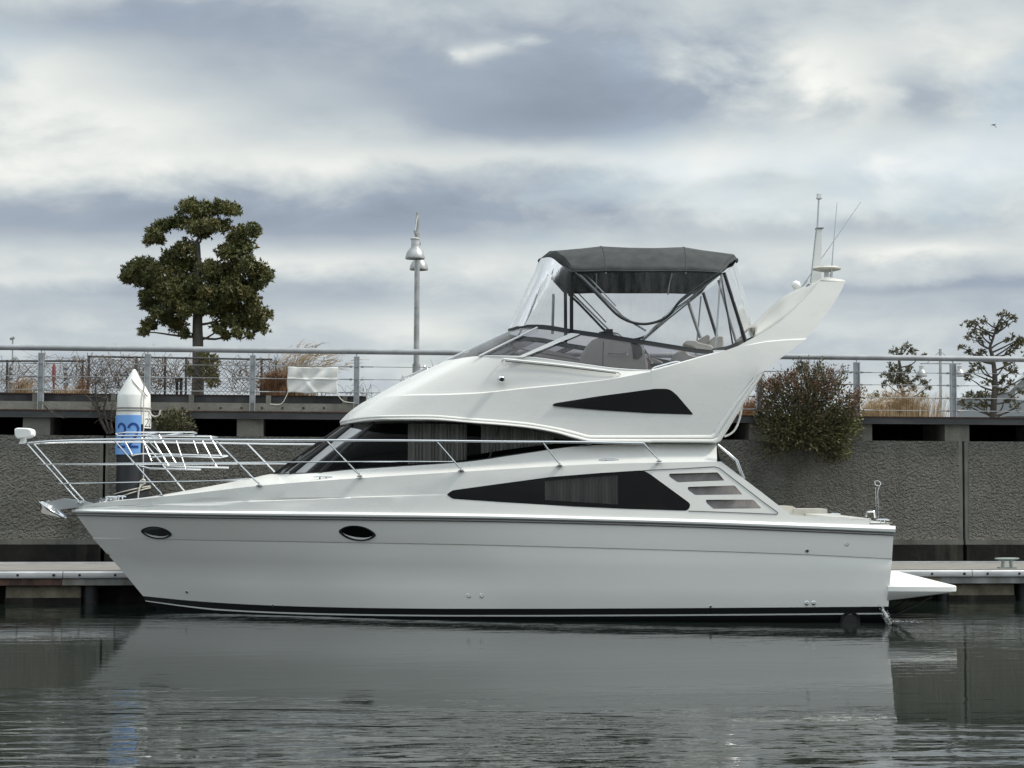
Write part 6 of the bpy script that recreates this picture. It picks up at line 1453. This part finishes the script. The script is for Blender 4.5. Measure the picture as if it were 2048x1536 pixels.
for i in range(9): p = pp_(288, 966, 1.08) + Vector((math.sin(i * 2.1) * .035, -.02, math.cos(i * 1.7) * .05)); mb.lathe(p, [(0, -.025), (.024, -.01), (.024, .01), (0, .025)], 8, (math.sin(i), .3, math.cos(i)))
mb.tube(smooth_path([pp_(287, 968, 1.1), pp_(283, 975, 1.12), pp_(281, 990, 1.12), pp_(281, 1010, 1.1)], 3), .016, 6)
mb.build('knot', M['rope'], mr, smooth=50)

# ================================================================== FOLDED BOARDING LADDER on the foredeck rails
bl_ = empty('boarding_ladder', B(345, 905, 0), 'shiny stainless folding ladder frames lying across the bow rails', 'ladder')
mb = MB()
TF = [(232, 866, -.5), (258, 864.5, -.2), (394, 864.5, .0), (380, 869, .3), (240, 872, .2)]
mb.tube([B(232, 867.5, .1), B(250, 865, -.2), B(388, 864.5, -.2), B(394, 867, -.05), B(380, 871, .15), B(236, 872, .15), B(232, 867.5, .1)], .012, 6)
for x in (300, 350): mb.tube([B(x - 22, 872, .15), B(x + 18, 865, -.2)], .012, 6)
mb.build('upper_frame', M['steel'], bl_, smooth=50)
mb = MB(); mb.tube([B(290, 876, .3), B(335, 872, .0), B(420, 872.5, .0), B(435, 874.5, .15)], .012, 6); mb.tube([B(262, 910, .3), B(285, 907, .1), B(455, 911, .1)], .010, 6); mb.tube([B(300, 915, .3), B(330, 912, .3), B(440, 915, .25), B(456, 912, .2)], .010, 6)
mb.tube([B(278, 932, .3), B(300, 937, .3), B(402, 939, .3)], .012, 6); mb.tube([B(330, 932, .1), B(458, 935, .1)], .014, 6); mb.build('lower_frame', M['steel'], bl_, smooth=50)
for x0, y0, x1, y1, r in ((318, 870, 352, 927, .015), (308, 883, 337, 932, .017), (405, 883, 433, 934, .018), (420, 873, 442, 911, .017), (283, 873, 303, 922, .011), (250, 883, 266, 912, .013), (386, 879, 396, 907, .010), (352, 880, 372, 940, .012), (292, 878, 330, 915, .012)):
    mb = MB(); mb.tube([B(x0, y0, .15), B(x1, y1, .25)], r * .7, 6); mb.build('rung', M['steel_dull'], bl_, smooth=50)
# ---- bilge water falling from the stern
rd = random.Random(9); mb = MB()
P = smooth_path([B(1764, 1213, 1.78), B(1766, 1219, 1.86), B(1770, 1228, 1.95), B(1774, 1238, 2.02), B(1777, 1244, 2.05)], 4)
for k_ in range(5): mb.tube([p + rvec(rd) * .02 * (i / 8) for i, p in enumerate(P)], [.012 + .003 * math.sin(i * 2 + k_) for i in range(len(P))], 6)
for i in range(170):
    t = rd.random(); c = P[-1] + Vector((abs(rd.gauss(0, .22)), rd.gauss(0, .12), abs(rd.gauss(0, .012)) + .004)) if t < .7 else P[rd.randrange(len(P))] + rvec(rd) * .05
    c.z = max(c.z, .004); k_ = rd.uniform(.3, .9); mb.lathe(c, [(0, -.008 * k_), (.010 * k_, 0), (0, .008 * k_)], 5)
M['foam'] = glass('falling_water', (.75, .78, .78), .05, .30, (.7, .72, .72), ior=1.33)
ws_ = mb.build('bilge_water', M['foam'], None, smooth=60, origin=(P[-1].x, P[-1].y, 0)); tag(ws_, 'thin stream of white water splashing from the yacht stern', 'water stream', kind='stuff')

for o in list(scene.objects):
    g_ = GRP.get(o.name.split('.')[0])
    if g_ and o.parent is None: o['group'] = g_
